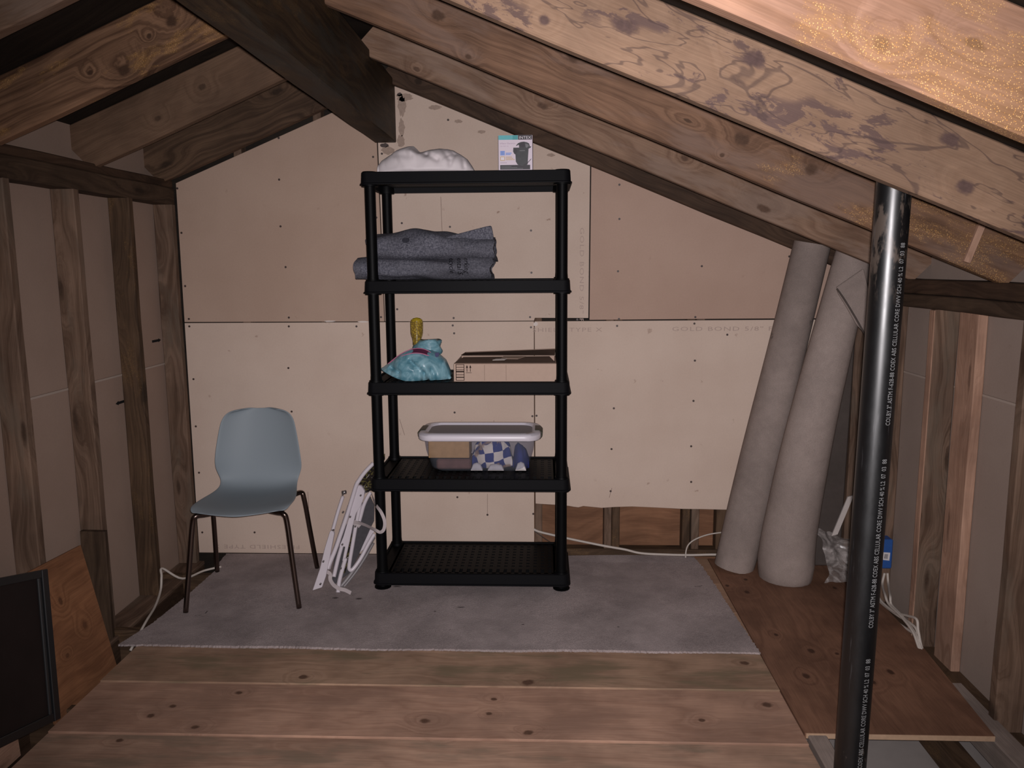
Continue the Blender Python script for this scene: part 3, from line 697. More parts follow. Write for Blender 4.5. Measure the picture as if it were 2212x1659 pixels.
# raised corner flap at the right end
fp = [(940, 517), (970, 510), (1000, 502), (1030, 494), (1050, 489), (1061, 487), (1064, 500), (1066, 512), (1062, 530), (1068, 548), (1050, 560), (1000, 556), (960, 540)]
q = [at_y(a, b, 3.60) for a, b in fp]
MB().prism([(v.x, v.z) for v in q], 3.600, 3.622, 'y').build('corner_flap', M['felt'], blanket, bevel=.004)
M['ink_blk'] = flat('felt_ink', (.008, .008, .010), .9, .1)
p = at_y(876, 519, 3.572)
MB().prism([(p.x+.016*math.cos(k*PI/5), p.z+.012*math.sin(k*PI/5)) for k in range(10)], 3.570, 3.590, 'y').build('round_stamp', M['felt_edge'], blanket)
def felt_word(body, px, size):
    me = text_mesh(body, size, 'LEFT', .25, 1.0, .0005); me.materials.append(M['ink_blk'])
    base = at_y(px, 556, 3.53)
    for v in me.vertices:       # words run down over the lower fold
        s, h = v.co.x, v.co.y; a = .78 - s*.8/.062
        r = .112; rz = .066
        v.co = Vector((base.x+h+.05*s, 3.640-r*math.cos(a), 1.483+rz*math.sin(a)))-wloc(blanket)+Vector((0, 0, 0))
    o = bpy.data.objects.new('printed_words', me); COL.objects.link(o); o.parent = blanket
felt_word('ecycle', 969, .034); felt_word('ental S', 986, .034); felt_word('erking', 1001, .034)

# ---------------- blue pouch and yellow bottle
def shiny(name, c, c2, r=.35):
    t = NT(name); t.rough(r, .5); P = t.obj(); nz = t.noise(P, 14, 4, .6, 1.5)
    t.col(t.mix(t.ramp(nz, .35, .65), c, c2)); t.bump(t.noise(P, 10, 2, .5, .3), .25, .02); return t.m
M['blue'] = shiny('blue_film', (.085, .225, .285), (.23, .41, .475))
M['blue_dark'] = shiny('blue_film_dark', (.05, .17, .23), (.10, .30, .38))
M['maroon'] = flat('maroon_lining', (.10, .022, .055), .6, .3)
M['pink'] = flat('pink_piping', (.52, .17, .28), .5, .4)
M['navy'] = flat('navy_patch', (.02, .02, .10), .5, .4)
pz = .980; py_ = 3.64
pouch = empty('blue_pouch', (-.58, py_, pz)); tag(pouch, 'crumpled light blue pouch with pink piping around its open mouth on the middle shelf', 'pouch')
pts = [(824, 795), (838, 784), (855, 772), (870, 760), (890, 752), (915, 751), (935, 754), (950, 764), (963, 776), (972, 795), (975, 808)]
w3 = [at_y(a, b, py_) for a, b in pts]
cr2 = []
for (a, b, c, d, dp, wd2) in ((892, 775, 920, 800, .03, .010), (920, 800, 932, 820, .03, .010), (850, 790, 868, 800, .025, .010), (935, 790, 945, 812, .025, .010), (868, 800, 910, 802, .015, .008), (905, 812, 930, 818, .015, .008)):
    q0, q1 = at_y(a, b, py_), at_y(c, d, py_); cr2.append((q0.x, q0.z, q1.x, q1.z, dp, wd2))
pm = mound([v.x for v in w3], [v.z for v in w3], pz, py_, lambda s: .035+.075*math.sin(PI*min(max(s, .03), .97))**.7, .026, 11, 120, 48, 9, .55, .2, cr2)
for v in pm.v:
    # the lower left corner lifts off the shelf like a stuffed tip
    t_ = max(0, 1-(v.x+.755)/.13); 
    if t_ > 0 and v.z < pz+.045: v.z = max(v.z, pz+.045*t_**1.3)
body = pm.build('pouch_body', M['blue'], pouch, True)
# gathered neck behind the mouth
nk = MB(); rows = []
for k in range(9):
    s = k/8; z = at_y(900, 765, py_).z+(.062)*s
    rows.append([Vector((-.555+.022*s+(.078-.026*s+.006*math.sin(5*a+k))*math.cos(a), py_+.03+(.055-.02*s+.005*math.sin(7*a+k))*math.sin(a), z+.006*math.sin(3*a))) for a in [2*PI*j/20 for j in range(20)]])
nk.grid(rows, True); b = len(nk.v); nk.f.append(tuple(range(b-20, b))); nk.build('pouch_neck', M['blue'], pouch, True)
yf = py_-.062
lip = [at_y(a, b, y_) for a, b, y_ in ((838, 786, 3.62), (862, 772, 3.59), (885, 764, 3.575), (905, 763, 3.57), (925, 768, 3.575), (946, 778, 3.60))]
upl = [at_y(a, b, y_) for a, b, y_ in ((838, 786, 3.62), (865, 765, 3.61), (890, 754, 3.605), (912, 753, 3.60), (932, 762, 3.60), (946, 778, 3.60))]
lp = smooth_path(lip, 8); up_ = smooth_path(upl, 8)
MB().grid([[p+Vector((0, .004, 0)) for p in up_], [p+Vector((0, .002, 0)) for p in lp]]).build('pouch_mouth', M['maroon'], pouch)
MB().tube(lp, .0022, 6).build('pink_piping', M['pink'], pouch, True)
MB().tube([p+Vector((0, -.003, 0)) for p in up_], .0018, 6).build('pink_piping', M['pink'], pouch, True)
p = at_y(944, 766, 3.565); MB().prism([(p.x-.009, p.z+.008), (p.x+.010, p.z+.010), (p.x+.009, p.z-.006), (p.x, p.z-.012), (p.x-.008, p.z-.008)], 3.563, 3.568, 'y').build('navy_patch', M['navy'], pouch)
def yel_mat():
    t = NT('amber_plastic'); t.rough(.18, .5); P = t.obj()
    v = t.n('ShaderNodeTexVoronoi', i_Vector=P, i_Scale=130.0).outputs['Distance']
    sp = t.n('ShaderNodeSeparateXYZ', i_0=P).outputs[2]
    k = t.mix(t.ramp(v, .2, .6), (.62, .44, .06), (.26, .17, .035)); k = t.mix(t.ramp(sp, .105, .125), k, (.66, .48, .03))
    t.col(k); t.b.inputs['Transmission Weight'].default_value = .25; t.bump(t.math('SINE', t.math('MULTIPLY', sp, 900)), .35, .003); return t.m
M['yellow'] = yel_mat()
by0 = 3.685
bt = at_y(900, 686, by0); zb_ = at_y(900, 745, by0).z
hh = bt.z-zb_
prof = [(0, .019), (.15, .020), (.25, .0225), (.34, .0265), (.44, .0295), (.78, .0305), (.86, .0295), (.93, .0255), (.98, .016), (1, .004)]
rows = [[Vector((bt.x+r*math.cos(a)-.002*(1-s), by0+r*math.sin(a), zb_+hh*s)) for a in [2*PI*k/18 for k in range(18)]] for s, r in prof]
for ri in (4, 5):
    pass
mb = MB().grid(rows, True); mb.f.append(tuple(range(17, -1, -1)))
bottle = mb.build('amber_bottle', M['yellow'], None, True, loc=(bt.x, by0, zb_)); tag(bottle, 'yellow translucent ribbed bottle stuck upside down into the blue pouch', 'bottle')

# ---------------- cardboard carton
M['card'] = flat('cardboard', (.51, .37, .295), .85, .1, mott=.06, scale=60)
M['card_in'] = flat('cardboard_lid', (.17, .115, .088), .85, .1, mott=.1, scale=60)  # cardboard darkened to paint the grazing shade on the flaps
M['card_ink'] = flat('cardboard_ink', (.05, .03, .025), .9, .1)
M['card_pale'] = flat('cardboard_pale', (.50, .36, .28), .85, .1)
cx0, cx1, cy0, cy1, cz0, cz1 = -.408, .055, 3.545, 3.86, .9755, 1.056
carton = empty('cardboard_carton', ((cx0+cx1)/2, (cy0+cy1)/2, cz0)); tag(carton, 'shallow brown cardboard carton with loose flaps beside the blue pouch', 'box')
th = .005
for a, b in (((cx0, cy0, cz0), (cx1, cy0+th, cz1)), ((cx0, cy1-th, cz0), (cx1, cy1, cz1)), ((cx0, cy0+th, cz0), (cx0+th, cy1-th, cz1)), ((cx1-th, cy0+th, cz0), (cx1, cy1-th, cz1))):
    MB().box(a, b).build('side_panel', M['card'], carton, bevel=.001)
MB().box((cx0+th, cy0+th, cz0), (cx1-th, cy1-th, cz0+.004)).build('bottom_panel', M['card'], carton)
def slab(name, pts, mat, up=.004):
    mb = MB(); n = len(pts); P0 = [Vector(p) for p in pts]; P1 = [p+Vector((0, 0, up)) for p in P0]
    mb.add(P0+P1, [tuple(range(n)), tuple(range(2*n-1, n-1, -1))]+[(i, i+n, (i+1) % n+n, (i+1) % n) for i in range(n)]); return mb.build(name, mat, carton)
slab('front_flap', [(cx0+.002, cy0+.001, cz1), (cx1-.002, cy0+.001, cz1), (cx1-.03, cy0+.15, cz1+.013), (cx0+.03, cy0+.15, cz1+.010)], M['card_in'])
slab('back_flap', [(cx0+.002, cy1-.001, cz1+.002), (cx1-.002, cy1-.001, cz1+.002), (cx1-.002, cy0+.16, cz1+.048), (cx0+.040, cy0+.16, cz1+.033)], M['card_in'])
slab('torn_label', [(-.235, cy0+.05, cz1+.010), (-.18, cy0+.05, cz1+.011), (-.17, cy0+.075, cz1+.014), (-.22, cy0+.07, cz1+.013)], M['paper'], .002)
slab('torn_patch', [(-.20, cy0+.085, cz1+.012), (-.12, cy0+.075, cz1+.012), (-.085, cy0+.148, cz1+.0165), (-.19, cy0+.148, cz1+.0165)], M['card_pale'], .0015)
cu, cv = cx1-cx0, cz1-cz0
def cpr(name, u0, v0, u1, v1): return MB().box((cx0+cu*u0, cy0-.0004, cz0+cv*v0), (cx0+cu*u1, cy0+.0005, cz0+cv*v1)).build(name, M['card_ink'], carton)
for v in (.06, .23, .37, .53, .65, .80, .945): cpr('printed_rung', .022, v, .10, v+.03)
for u in (.020, .098): cpr('printed_rail', u, .06, u+.006, .975)
cpr('printed_rung', .024, .53, .098, .60); cpr('printed_rung', .024, .22, .098, .27)
for u in (.130, .163):
    cpr('arrow_shaft', u-.003, .56, u+.003, .86)
    MB().prism([(cx0+cu*(u-.010), cz0+cv*.78), (cx0+cu*(u+.010), cz0+cv*.78), (cx0+cu*u, cz0+cv*.95)], cy0-.0004, cy0+.0005, 'y').build('arrow_head', M['card_ink'], carton)
cpr('arrow_base', .119, .49, .174, .515)
for u in (.30, .51): MB().box((cx0+cu*u, cy0-.0003, cz0+.004), (cx0+cu*u+.0012, cy0+.0005, cz1-.004)).build('crease', M['card_in'], carton)

# ---------------- clear tote with grey lid
def clear():
    t = NT('clear_plastic'); n = t.t.nodes; L = t.t.links
    tr = n.new('ShaderNodeBsdfTransparent'); tr.inputs[0].default_value = (.80, .81, .86, 1)
    t.col((.55, .58, .66)); t.rough(.18, .6)
    mx = n.new('ShaderNodeMixShader'); mx.inputs[0].default_value = .09
    L.new(tr.outputs[0], mx.inputs[1]); L.new(t.b.outputs[0], mx.inputs[2]); L.new(mx.outputs[0], n['Material Output'].inputs[0]); return t.m
M['clear'] = clear()
M['lid'] = flat('lid_grey_plastic', (.26, .235, .25), .5, .3, mott=.06, scale=200)
M['lid_rim'] = flat('lid_rim_plastic', (.70, .65, .71), .35, .5)
M['latch'] = flat('latch_olive', (.030, .028, .014), .45, .4)
tx0, tx1, ty0, ty1, tz0, tz1 = -.592, -.016, 3.575, 3.892, .534, .722
tote = empty('storage_tote', ((tx0+tx1)/2, (ty0+ty1)/2, tz0)); tag(tote, 'clear plastic storage tote with a grey snap lid on the second shelf from the bottom', 'storage box')
rows = []
for ins, z, r in ((.095, tz0, .05), (.070, tz0+.004, .06), (.055, tz0+.02, .06), (.034, tz0+.10, .06), (.026, tz1-.028, .06)):
    rows.append([Vector((x, y, z)) for x, y in rrect(tx0+ins, ty0+ins*.75, tx1-ins, ty1-ins*.75, r, 6)])
mb = MB().grid(rows, True); mb.f.append(tuple(range(27, -1, -1)))
mb.build('tub', M['clear'], tote, True)
rows = []
for ins, z, r in ((.022, tz1-.034, .07), (.004, tz1-.032, .07), (.0, tz1-.026, .075), (.0, tz1-.008, .075), (.008, tz1, .075), (.034, tz1+.001, .06), (.042, tz1-.009, .055)):
    rows.append([Vector((x, y, z)) for x, y in rrect(tx0+ins, ty0+ins, tx1-ins, ty1-ins, r, 6)])
mb = MB().grid(rows, True); lid = mb.build('lid', M['lid_rim'], tote, angle=50)
rows = []
for ins, z, r in ((.042, tz1-.009, .055), (.06, tz1-.007, .05), (.11, tz1-.004, .03)):
    rows.append([Vector((x, y, z)) for x, y in rrect(tx0+ins, ty0+ins, tx1-ins, ty1-ins, r, 6)])
mb = MB().grid(rows, True); b = len(mb.v); mb.f.append(tuple(range(b-28, b))); mb.build('lid_panel', M['lid'], lid, angle=50)
for sx, xx in ((-1, tx0), (1, tx1)):
    MB().prism([(xx-sx*.028, tz1+.004), (xx-sx*.002, tz1+.003), (xx+sx*.010, tz1-.010), (xx+sx*.008, tz1-.030), (xx-sx*.004, tz1-.044), (xx-sx*.012, tz1-.036), (xx+sx*.001, tz1-.02), (xx-sx*.002, tz1-.004), (xx-sx*.028, tz1-.002)], 3.68, 3.785, 'y').build('latch', M['latch'], tote, bevel=.002)
# contents
M['card_tan'] = flat('inner_box_tan', (.48, .28, .125), .85, .1, mott=.2, scale=50)
ib = MB(); ib.box((-.545, 3.635, .598), (-.352, 3.77, .683)); o = ib.build('inner_box', M['card_tan'], None, bevel=.002, loc=(-.45, 3.70, .598)); tag(o, 'tan cardboard box inside the clear tote', 'box')
M['rust'] = flat('rust_packet', (.16, .075, .06), .7, .2, mott=.5, scale=25)
ib = MB(); ib.box((-.510, 3.640, .541), (-.345, 3.78, .590)); o = ib.build('inner_packet', M['rust'], None, bevel=.008, loc=(-.43, 3.70, .541)); tag(o, 'reddish brown packet under the tan box in the clear tote', 'packet')
def check_mat():
    t = NT('checked_cloth'); t.rough(.9, .1); P = t.obj()
    P = t.vmath('ADD', P, t.vmath('MULTIPLY', t.n('ShaderNodeTexNoise', i_Vector=P, i_Scale=9.0).outputs['Color'], (.05, .05, .05)))
    rt = t.n('ShaderNodeMapping', i_Vector=P); rt.inputs['Rotation'].default_value = (0, .25, 0); rt.inputs['Scale'].default_value = (1, .01, 1)
    c = t.n('ShaderNodeTexChecker', i_Vector=rt.outputs[0], i_Color1=(.78, .68, .60, 1), i_Color2=(.035, .05, .20, 1), i_Scale=22.0).outputs[0]
    st = t.ramp(t.noise(P, 16, 3), .56, .62); c = t.mix(t.math('MULTIPLY', st, .75), c, (.42, .27, .17)); t.col(c); return t.m
M['check'] = check_mat()
ck = mound([-.345, -.33, -.30, -.24, -.19, -.165, -.152], [.60, .65, .683, .685, .68, .65, .58], .541, 3.735, lambda s: .03+.04*math.sin(PI*min(max(s, .05), .95)), .022, 16, 50, 24, 4, .6)
o = ck.build('checked_cloth', M['check'], None, True, loc=(-.24, 3.735, .541)); tag(o, 'blue and white checked cloth bundled inside the clear tote', 'cloth')
M['navy_cloth'] = flat('navy_cloth', (.03, .04, .17), .9, .1, mott=.5, scale=20)
M['white_cloth'] = flat('white_cloth', (.62, .57, .56), .9, .1, mott=.15, scale=30)
nv = mound([-.148, -.140, -.125, -.105, -.085, -.072], [.58, .64, .655, .645, .62, .58], .5405, 3.715, lambda s: .03+.05*math.sin(PI*min(max(s, .05), .95)), .02, 18, 40, 18, 6, .6)
o = nv.build('navy_cloth', M['navy_cloth'], None, True, loc=(-.2, 3.715, .5405)); tag(o, 'dark blue cloth at the right end inside the clear tote', 'cloth')
for x0_, x1_, hz, sd in ((-.345, -.29, .035, 1), (-.265, -.19, .03, 2), (-.135, -.085, .04, 3)):
    wv = mound([x0_, x0_+.01, (x0_+x1_)/2, x1_-.01, x1_], [.545, .541+hz*.8, .541+hz, .541+hz*.8, .545], .5405, 3.641, lambda s: .017, .008, 25, 20, 12, sd+30, .6)
    o = wv.build('white_rag', M['white_cloth'], None, True, loc=((x0_+x1_)/2, 3.655, .5405))
    tag(o, ['small white rag at the bottom of the tote near the packet', 'small white rag at the bottom middle of the tote', 'small white rag at the bottom right corner of the tote'][sd-1], 'rag', 'white rags in the tote')

# ================================================================== SHELL CHAIR
M['shell'] = flat('chair_shell_blue_grey', (.245, .285, .315), .55, .28)
M['chrome'] = flat('dark_chrome', (.16, .12, .105), .28, .5, 1.0)
chair = empty('shell_chair', (-1.345, 3.470, .0085)); chair.rotation_euler = (0, 0, math.radians(6.5))
tag(chair, 'pale blue-grey moulded shell chair with slim metal legs by the left wall', 'chair')
prof = [(-.258, .434, .150), (-.256, .438, .172), (-.246, .441, .190), (-.22, .444, .206), (-.17, .444, .215), (-.10, .440, .217), (-.02, .436, .211), (.05, .434, .200), (.10, .435, .190), (.14, .440, .183), (.168, .451, .180), (.188, .470, .184), (.200, .497, .194), (.208, .53, .202), (.217, .57, .202), (.226, .62, .196), (.236, .67, .188), (.246, .72, .179), (.255, .76, .170), (.261, .785, .158), (.265, .80, .142), (.2675, .8085, .120), (.269, .812, .088)]
rows = []; nu = 20
for k, (y, z, hw) in enumerate(prof):
    s = k/(len(prof)-1); row = []
    bk = min(max((z-.46)/.12, 0), 1) if y > 0 else 0
    for j in range(nu+1):
        u = -1+2*j/nu
        yy_ = y - bk*.055*(abs(u)**2.2)
        zz = z + (1-bk)*.016*(abs(u)**3)*(1 if k > 3 else .2) + (0 if k < len(prof)-4 else -.004*u*u)
        if k < 4: yy_ += .05*(abs(u)**2.0)*(1-k/5)
        row.append(Vector((hw*u, yy_, zz-.0)))
    rows.append(row)
mb = MB().grid(rows)
me = mb.mesh('shell', M['shell'], smooth=True)
sh = bpy.data.objects.new('shell', me); COL.objects.link(sh); sh.parent = chair
so = sh.modifiers.new('t', 'SOLIDIFY'); so.thickness = .007; so.offset = -1
ss = sh.modifiers.new('s', 'SUBSURF'); ss.levels = 1; ss.render_levels = 2
for sx, sy in ((-1, -1), (1, -1), (-1, 1), (1, 1)):
    top_y = -.19 if sy < 0 else .10
    zt = .424 if sy < 0 else .418
    ft = Vector((.243*sx, -.235 if sy < 0 else .235, .003))
    kn_ = Vector((.198*sx, top_y-.002 if sy < 0 else .125, zt-.012)) if sy < 0 else Vector((.212*sx, .135, .412))
    path = smooth_path([ft, ft.lerp(kn_, .5), ft.lerp(kn_, .93), kn_+Vector((-.012*sx, 0, .009)), Vector((.15*sx, top_y*.85, zt-.004)), Vector((.06*sx, top_y*.5, zt-.006))], 6)
    me = MB().tube(path, .0115, 10).mesh('leg', M['chrome'], smooth=True)
    lg = bpy.data.objects.new('leg', me); COL.objects.link(lg); lg.parent = chair
me = MB().box((-.07, -.10, .408), (.07, .07, .420)).mesh('mounting_plate', M['chrome'], bevel=.003)
o = bpy.data.objects.new('mounting_plate', me); COL.objects.link(o); o.parent = chair

# ================================================================== FOLDED BEACH CHAIR
M['wh_metal'] = flat('white_enamel', (.62, .56, .60), .35, .5)
M['grey_metal'] = flat('grey_tube', (.22, .20, .205), .4, .5)
M['canvas'] = flat('grey_canvas', (.072, .068, .074), .95, .1, mott=.2, scale=60)
def floral():
    t = NT('floral_canvas'); t.rough(.9, .1); P = t.obj(); a = t.noise(P, 38, 3, .6, 1.5); b = t.noise(P, 21, 3, .6, 2)
    k = t.mix(t.ramp(a, .52, .58), (.018, .014, .012), (.10, .085, .03)); k = t.mix(t.ramp(b, .62, .66), k, (.42, .38, .36)); t.col(k); return t.m
M['floral'] = floral()
M['strap'] = flat('white_webbing', (.48, .42, .42), .8, .2, mott=.12, scale=80)
M['rivet'] = flat('steel_rivet', (.30, .28, .28), .3, .5, .8)
Y0, KL = 3.415, .70
fold = empty('folded_beach_chair', (-.93, 3.45, .011)); tag(fold, 'folded white-framed beach chair with dark canvas leaning beside the black shelving unit', 'folding chair')
def C(cx_, cy_, off=0.0):
    return at_lean(640+cx_/4.7405, 960+cy_/4.7405, Y0+off, KL)
def ftube(name, pts, r, off=0.0, mat='wh_metal', sm=True):
    P = [C(p[0], p[1], off+(p[2] if len(p) > 2 else 0)) for p in pts]
    return MB().tube(smooth_path(P, 6) if sm and len(P) > 2 else P, r, 8).build(name, M[mat], fold, True)
def fbar(name, pts, off, th, mat='wh_metal', bev=.002):
    P = [C(p[0], p[1], off) for p in pts]; n = len(P); d = Vector((0, th, -th*.0))
    mb = MB(); mb.add(P+[p+d for p in P], [tuple(range(n)), tuple(range(2*n-1, n-1, -1))]+[(i, i+n, (i+1) % n+n, (i+1) % n) for i in range(n)])
    return mb.build(name, M[mat], fold, bevel=bev)
fbar('canvas_seat', [(640, 640), (755, 545), (800, 640), (795, 800), (745, 900), (640, 1140), (545, 1330), (400, 1440), (365, 1400), (395, 1130), (470, 900)], .085, .006, 'canvas', 0)
fbar('canvas_back', [(630, 375), (660, 330), (720, 270), (780, 215), (860, 130), (905, 110), (905, 170), (800, 330), (770, 480), (700, 520), (650, 450)], .080, .010, 'floral', 0)
fbar('canvas_edge', [(560, 930), (600, 940), (540, 1180), (500, 1330), (470, 1330), (510, 1150)], .072, .006, 'floral', 0)
fbar('armrest', [(165, 1510), (262, 1478), (300, 1370), (345, 1150), (388, 925), (372, 890), (343, 905), (290, 1080), (240, 1290)], -.035, .018)
fbar('armrest', [(606, 470), (640, 430), (668, 440), (700, 490), (690, 560), (660, 640), (610, 720), (575, 850), (545, 1000), (500, 1200), (470, 1210), (500, 1060), (440, 1065), (445, 1045), (480, 960), (540, 760)], .0, .018)
ftube('back_tube', [(318, 1290), (400, 1090), (455, 930), (520, 740), (575, 560), (615, 430), (640, 385), (700, 300), (790, 205)], .0105, -.012)
ftube('front_tube', [(375, 890), (425, 710), (478, 545)], .0085, -.030)
ftube('seat_tube', [(545, 640), (500, 780), (440, 960), (395, 1090), (330, 1290)], .0095, .012)
ftube('leg_tube', [(505, 1180), (470, 1300), (440, 1420), (428, 1530)], .0100, .010)
ftube('rear_tube', [(660, 580), (640, 700), (608, 860), (575, 1050), (545, 1230), (545, 1290), (580, 1290), (660, 1180), (740, 1030), (800, 930)], .0095, .045)
ftube('rear_tube', [(760, 505), (725, 560), (690, 640), (665, 730), (645, 800)], .0095, .055)
ftube('foot_bar', [(455, 1470), (560, 1340), (680, 1150), (795, 960)], .0095, .075, 'grey_metal')
ftube('foot_bar', [(470, 1490), (600, 1330), (700, 1180), (790, 1020)], .007, .10, 'grey_metal')
ftube('inner_tube', [(470, 1040), (430, 1180), (385, 1370)], .0100, .040)
fbar('inner_plate', [(755, 880), (800, 900), (770, 960), (690, 1090), (640, 1130), (660, 1080), (715, 970)], .095, .008)
def ribbon(name, pts, w, off, mat='strap'):
    P = smooth_path([C(p[0], p[1], off+(p[2] if len(p) > 2 else 0)) for p in pts], 6); r1 = []; r2 = []; 
    for i, p in enumerate(P):
        t_ = (P[min(i+1, len(P)-1)]-P[max(i-1, 0)]).normalized(); s = t_.cross(Vector((0, 1, 0))); s = s.normalized()*w if s.length > .01 else Vector((w, 0, 0))
        r1.append((p-s, p+s))
    rows = [[a, b, b+Vector((0, .0025, 0)), a+Vector((0, .0025, 0))] for a, b in r1]
    return MB().grid(rows, True).build(name, M[mat], fold)
ribbon('carry_strap', [(590, 815, .05), (650, 820, .02), (720, 845, -.04), (800, 885, -.12), (860, 912, -.14), (898, 880, -.16), (905, 800, -.19), (870, 710, -.21), (820, 640, -.18), (785, 560, -.08), (765, 490, .06)], .0075, -.03)
ribbon('strap_wrap', [(590, 810), (640, 835), (655, 850)], .012, .028)
ribbon('loose_strap', [(300, 1310), (345, 1340), (350, 1400), (385, 1455), (440, 1490), (500, 1505), (560, 1535)], .009, -.01)
rv = MB()
for a, b, of in ((480, 705, -.027), (378, 890, -.052), (278, 1212, -.05), (248, 1443, -.05), (355, 1148, -.004), (660, 535, -.012), (553, 755, -.012), (472, 1038, -.012), (458, 1282, -.004), (605, 853, .030), (478, 525, -.045)):
    p = C(a, b, of); rv.prism([(p.x+.0045*math.cos(k*PI/4), p.z+.0045*math.sin(k*PI/4)) for k in range(8)], p.y-.004, p.y+.006, 'y')
tag(rv.build('rivets', M['rivet'], fold), kind='stuff')
p = C(490, 505, -.03); MB().tube([p+Vector((-.009, 0, 0)), p+Vector((.010, .0, .003))], .009, 10).build('pivot_cap', M['rivet'], fold, True)

fold.location.z += .006

# ================================================================== CARPET ROLLS
def roll(name, axis, rad, mat, label, turns=2.6, th=.010, seed=0, flare=None):
    axis = smooth_path(axis, 6); n = len(axis); m = int(turns*20)
    rows_o = []; 
    def ring(i):
        p = axis[i]; s = i/(n-1); t_ = (axis[min(i+1, n-1)]-axis[max(i-1, 0)]).normalized()
        u = Vector((1, 0, 0)); u = (u-t_*u.dot(t_)).normalized(); w = t_.cross(u)
        R_ = interp([k/(len(rad)-1) for k in range(len(rad))], rad, s); out = []
        outer = []; inner = []
        for j in range(m+1):
            a = 2*PI*turns*j/m + 2.2; r = R_-(turns*1.45*th)*(1-(1-j/m)) if False else R_-th*1.4*turns*(j/m)
            wob = 1+.03*math.sin(2*a+s*5+seed)
            d = u*math.cos(a)+w*math.sin(a)
            dz = 0
            outer.append(p+d*r*wob); inner.append(p+d*(r*wob-th))
        return outer+inner[::-1]
    rows = [ring(i) for i in range(n)]
    mb = MB().grid(rows, True); k = len(rows[0])
    for i0 in (0, n-1):
        b = i0*k
        for j in range(m): mb.f.append((b+j, b+j+1, b+k-2-j, b+k-1-j))
    lo = min(q.z for q in mb.v)
    for q in mb.v:
        q.z += -lo + .0008 if False else 0
        q.z = max(q.z, .001)
    o = mb.build(name, mat, None, angle=35, loc=axis[0]); tag(o, label, 'carpet roll', 'rolled carpets in the back right corner'); return o
roll('carpet_roll', [(.948, 3.812, .0), (1.052, 3.828, .52), (1.154, 3.822, 1.05), (1.246, 3.785, 1.585)], [.101, .100, .098, .094, .090], M['carpet_roll'], 'narrow grey carpet roll leaning right, the one nearest the cut-out in the wall', seed=1)
roll('carpet_roll', [(1.160, 3.690, .0), (1.165, 3.660, .25), (1.232, 3.615, .80), (1.39, 3.650, 1.535)], [.128, .140, .132, .122, .108, .094, .084], M['carpet_roll2'], 'thick grey-beige carpet roll standing beside the black pipe', seed=4)
# folded underlay behind the rolls
M['underlay'] = carpet_mat('underlay_dark', (.105, .085, .075), (.075, .06, .054), 520, .15)
und = empty('folded_underlay', (1.40, 3.86, .002)); tag(und, 'dark folded carpet underlay standing in the right corner behind the rolls', 'carpet')
a_ = [(1.22, .002), (1.47, .002), (1.485, 1.30), (1.43, 1.42), (1.36, 1.42), (1.30, .8)]
MB().prism(a_, 3.835, 3.862, 'y').build('folded_sheet', M['underlay'], und, bevel=.006)
fl = [at_y(a, b, 3.525) for a, b in ((1808, 620), (1866, 580), (1880, 640), (1890, 745), (1850, 700), (1826, 658), (1811, 634))]
MB().prism([(v.x, v.z) for v in fl], 3.525, 3.537, 'y').build('turned_corner', M['carpet_roll'], und, bevel=.003)
fe = [at_y(a, b, 3.523) for a, b in ((1808, 624), (1826, 650), (1850, 690), (1875, 735))]
MB().tube(smooth_path(fe, 4), .004, 6).build('bound_edge', M['underlay'], und, True)
# crumpled clear sheet behind the pipe
def film():
    t = NT('crumpled_film'); n = t.t.nodes; L = t.t.links
    tr = n.new('ShaderNodeBsdfTransparent'); t.col((.42, .37, .35)); t.rough(.3, .6)
    mx = n.new('ShaderNodeMixShader'); f = t.ramp(t.noise(t.obj(), 14, 4, .6, 1.0), .4, .65, .15, .85); t.t.links.new(f, mx.inputs[0])
    L.new(tr.outputs[0], mx.inputs[1]); L.new(t.b.outputs[0], mx.inputs[2]); L.new(mx.outputs[0], n['Material Output'].inputs[0]); return t.m
M['film'] = film()
rows = []
for i in range(22):
    row = []
    for j in range(26):
        s, v = i/21, j/25
        x = 1.315+.19*v+.03*math.sin(s*4); z = .0015+.21*s*(1-.3*v)
        q = Vector((x, 3.60+.16*s, z)); nz = mnoise.noise(Vector((x*14, s*4, 1.3)))
        q += Vector((.02*nz, -.05*nz*s, .03*abs(nz)*s+.012*(1+mnoise.noise(Vector((x*30, s*9, 4)))))); q.z = max(q.z, .002); row.append(q)
    rows.append(row)
o = MB().grid(rows).build('plastic_sheet', M['film'], None, False, loc=(1.4, 3.62, .002)); tag(o, 'crumpled clear plastic sheeting on the floor behind the black pipe', 'plastic sheet')
so = o.modifiers.new('t', 'SOLIDIFY'); so.thickness = .0012
M['pale_strip'] = flat('pale_batten', (.52, .46, .43), .9, .1, mott=.1)
p0, p1 = at_y(1803, 1156, 3.74), at_y(1838, 1072, 3.78)
mb = MB(); dv = Vector((.014, 0, .004)); mb.add([p0-dv, p0+dv, p1+dv, p1-dv]+[q_+Vector((0, .008, 0)) for q_ in (p0-dv, p0+dv, p1+dv, p1-dv)], [(0, 1, 2, 3), (7, 6, 5, 4), (0, 4, 5, 1), (1, 5, 6, 2), (2, 6, 7, 3), (3, 7, 4, 0)])
mb.build('film_edge', M['pale_strip'], o)

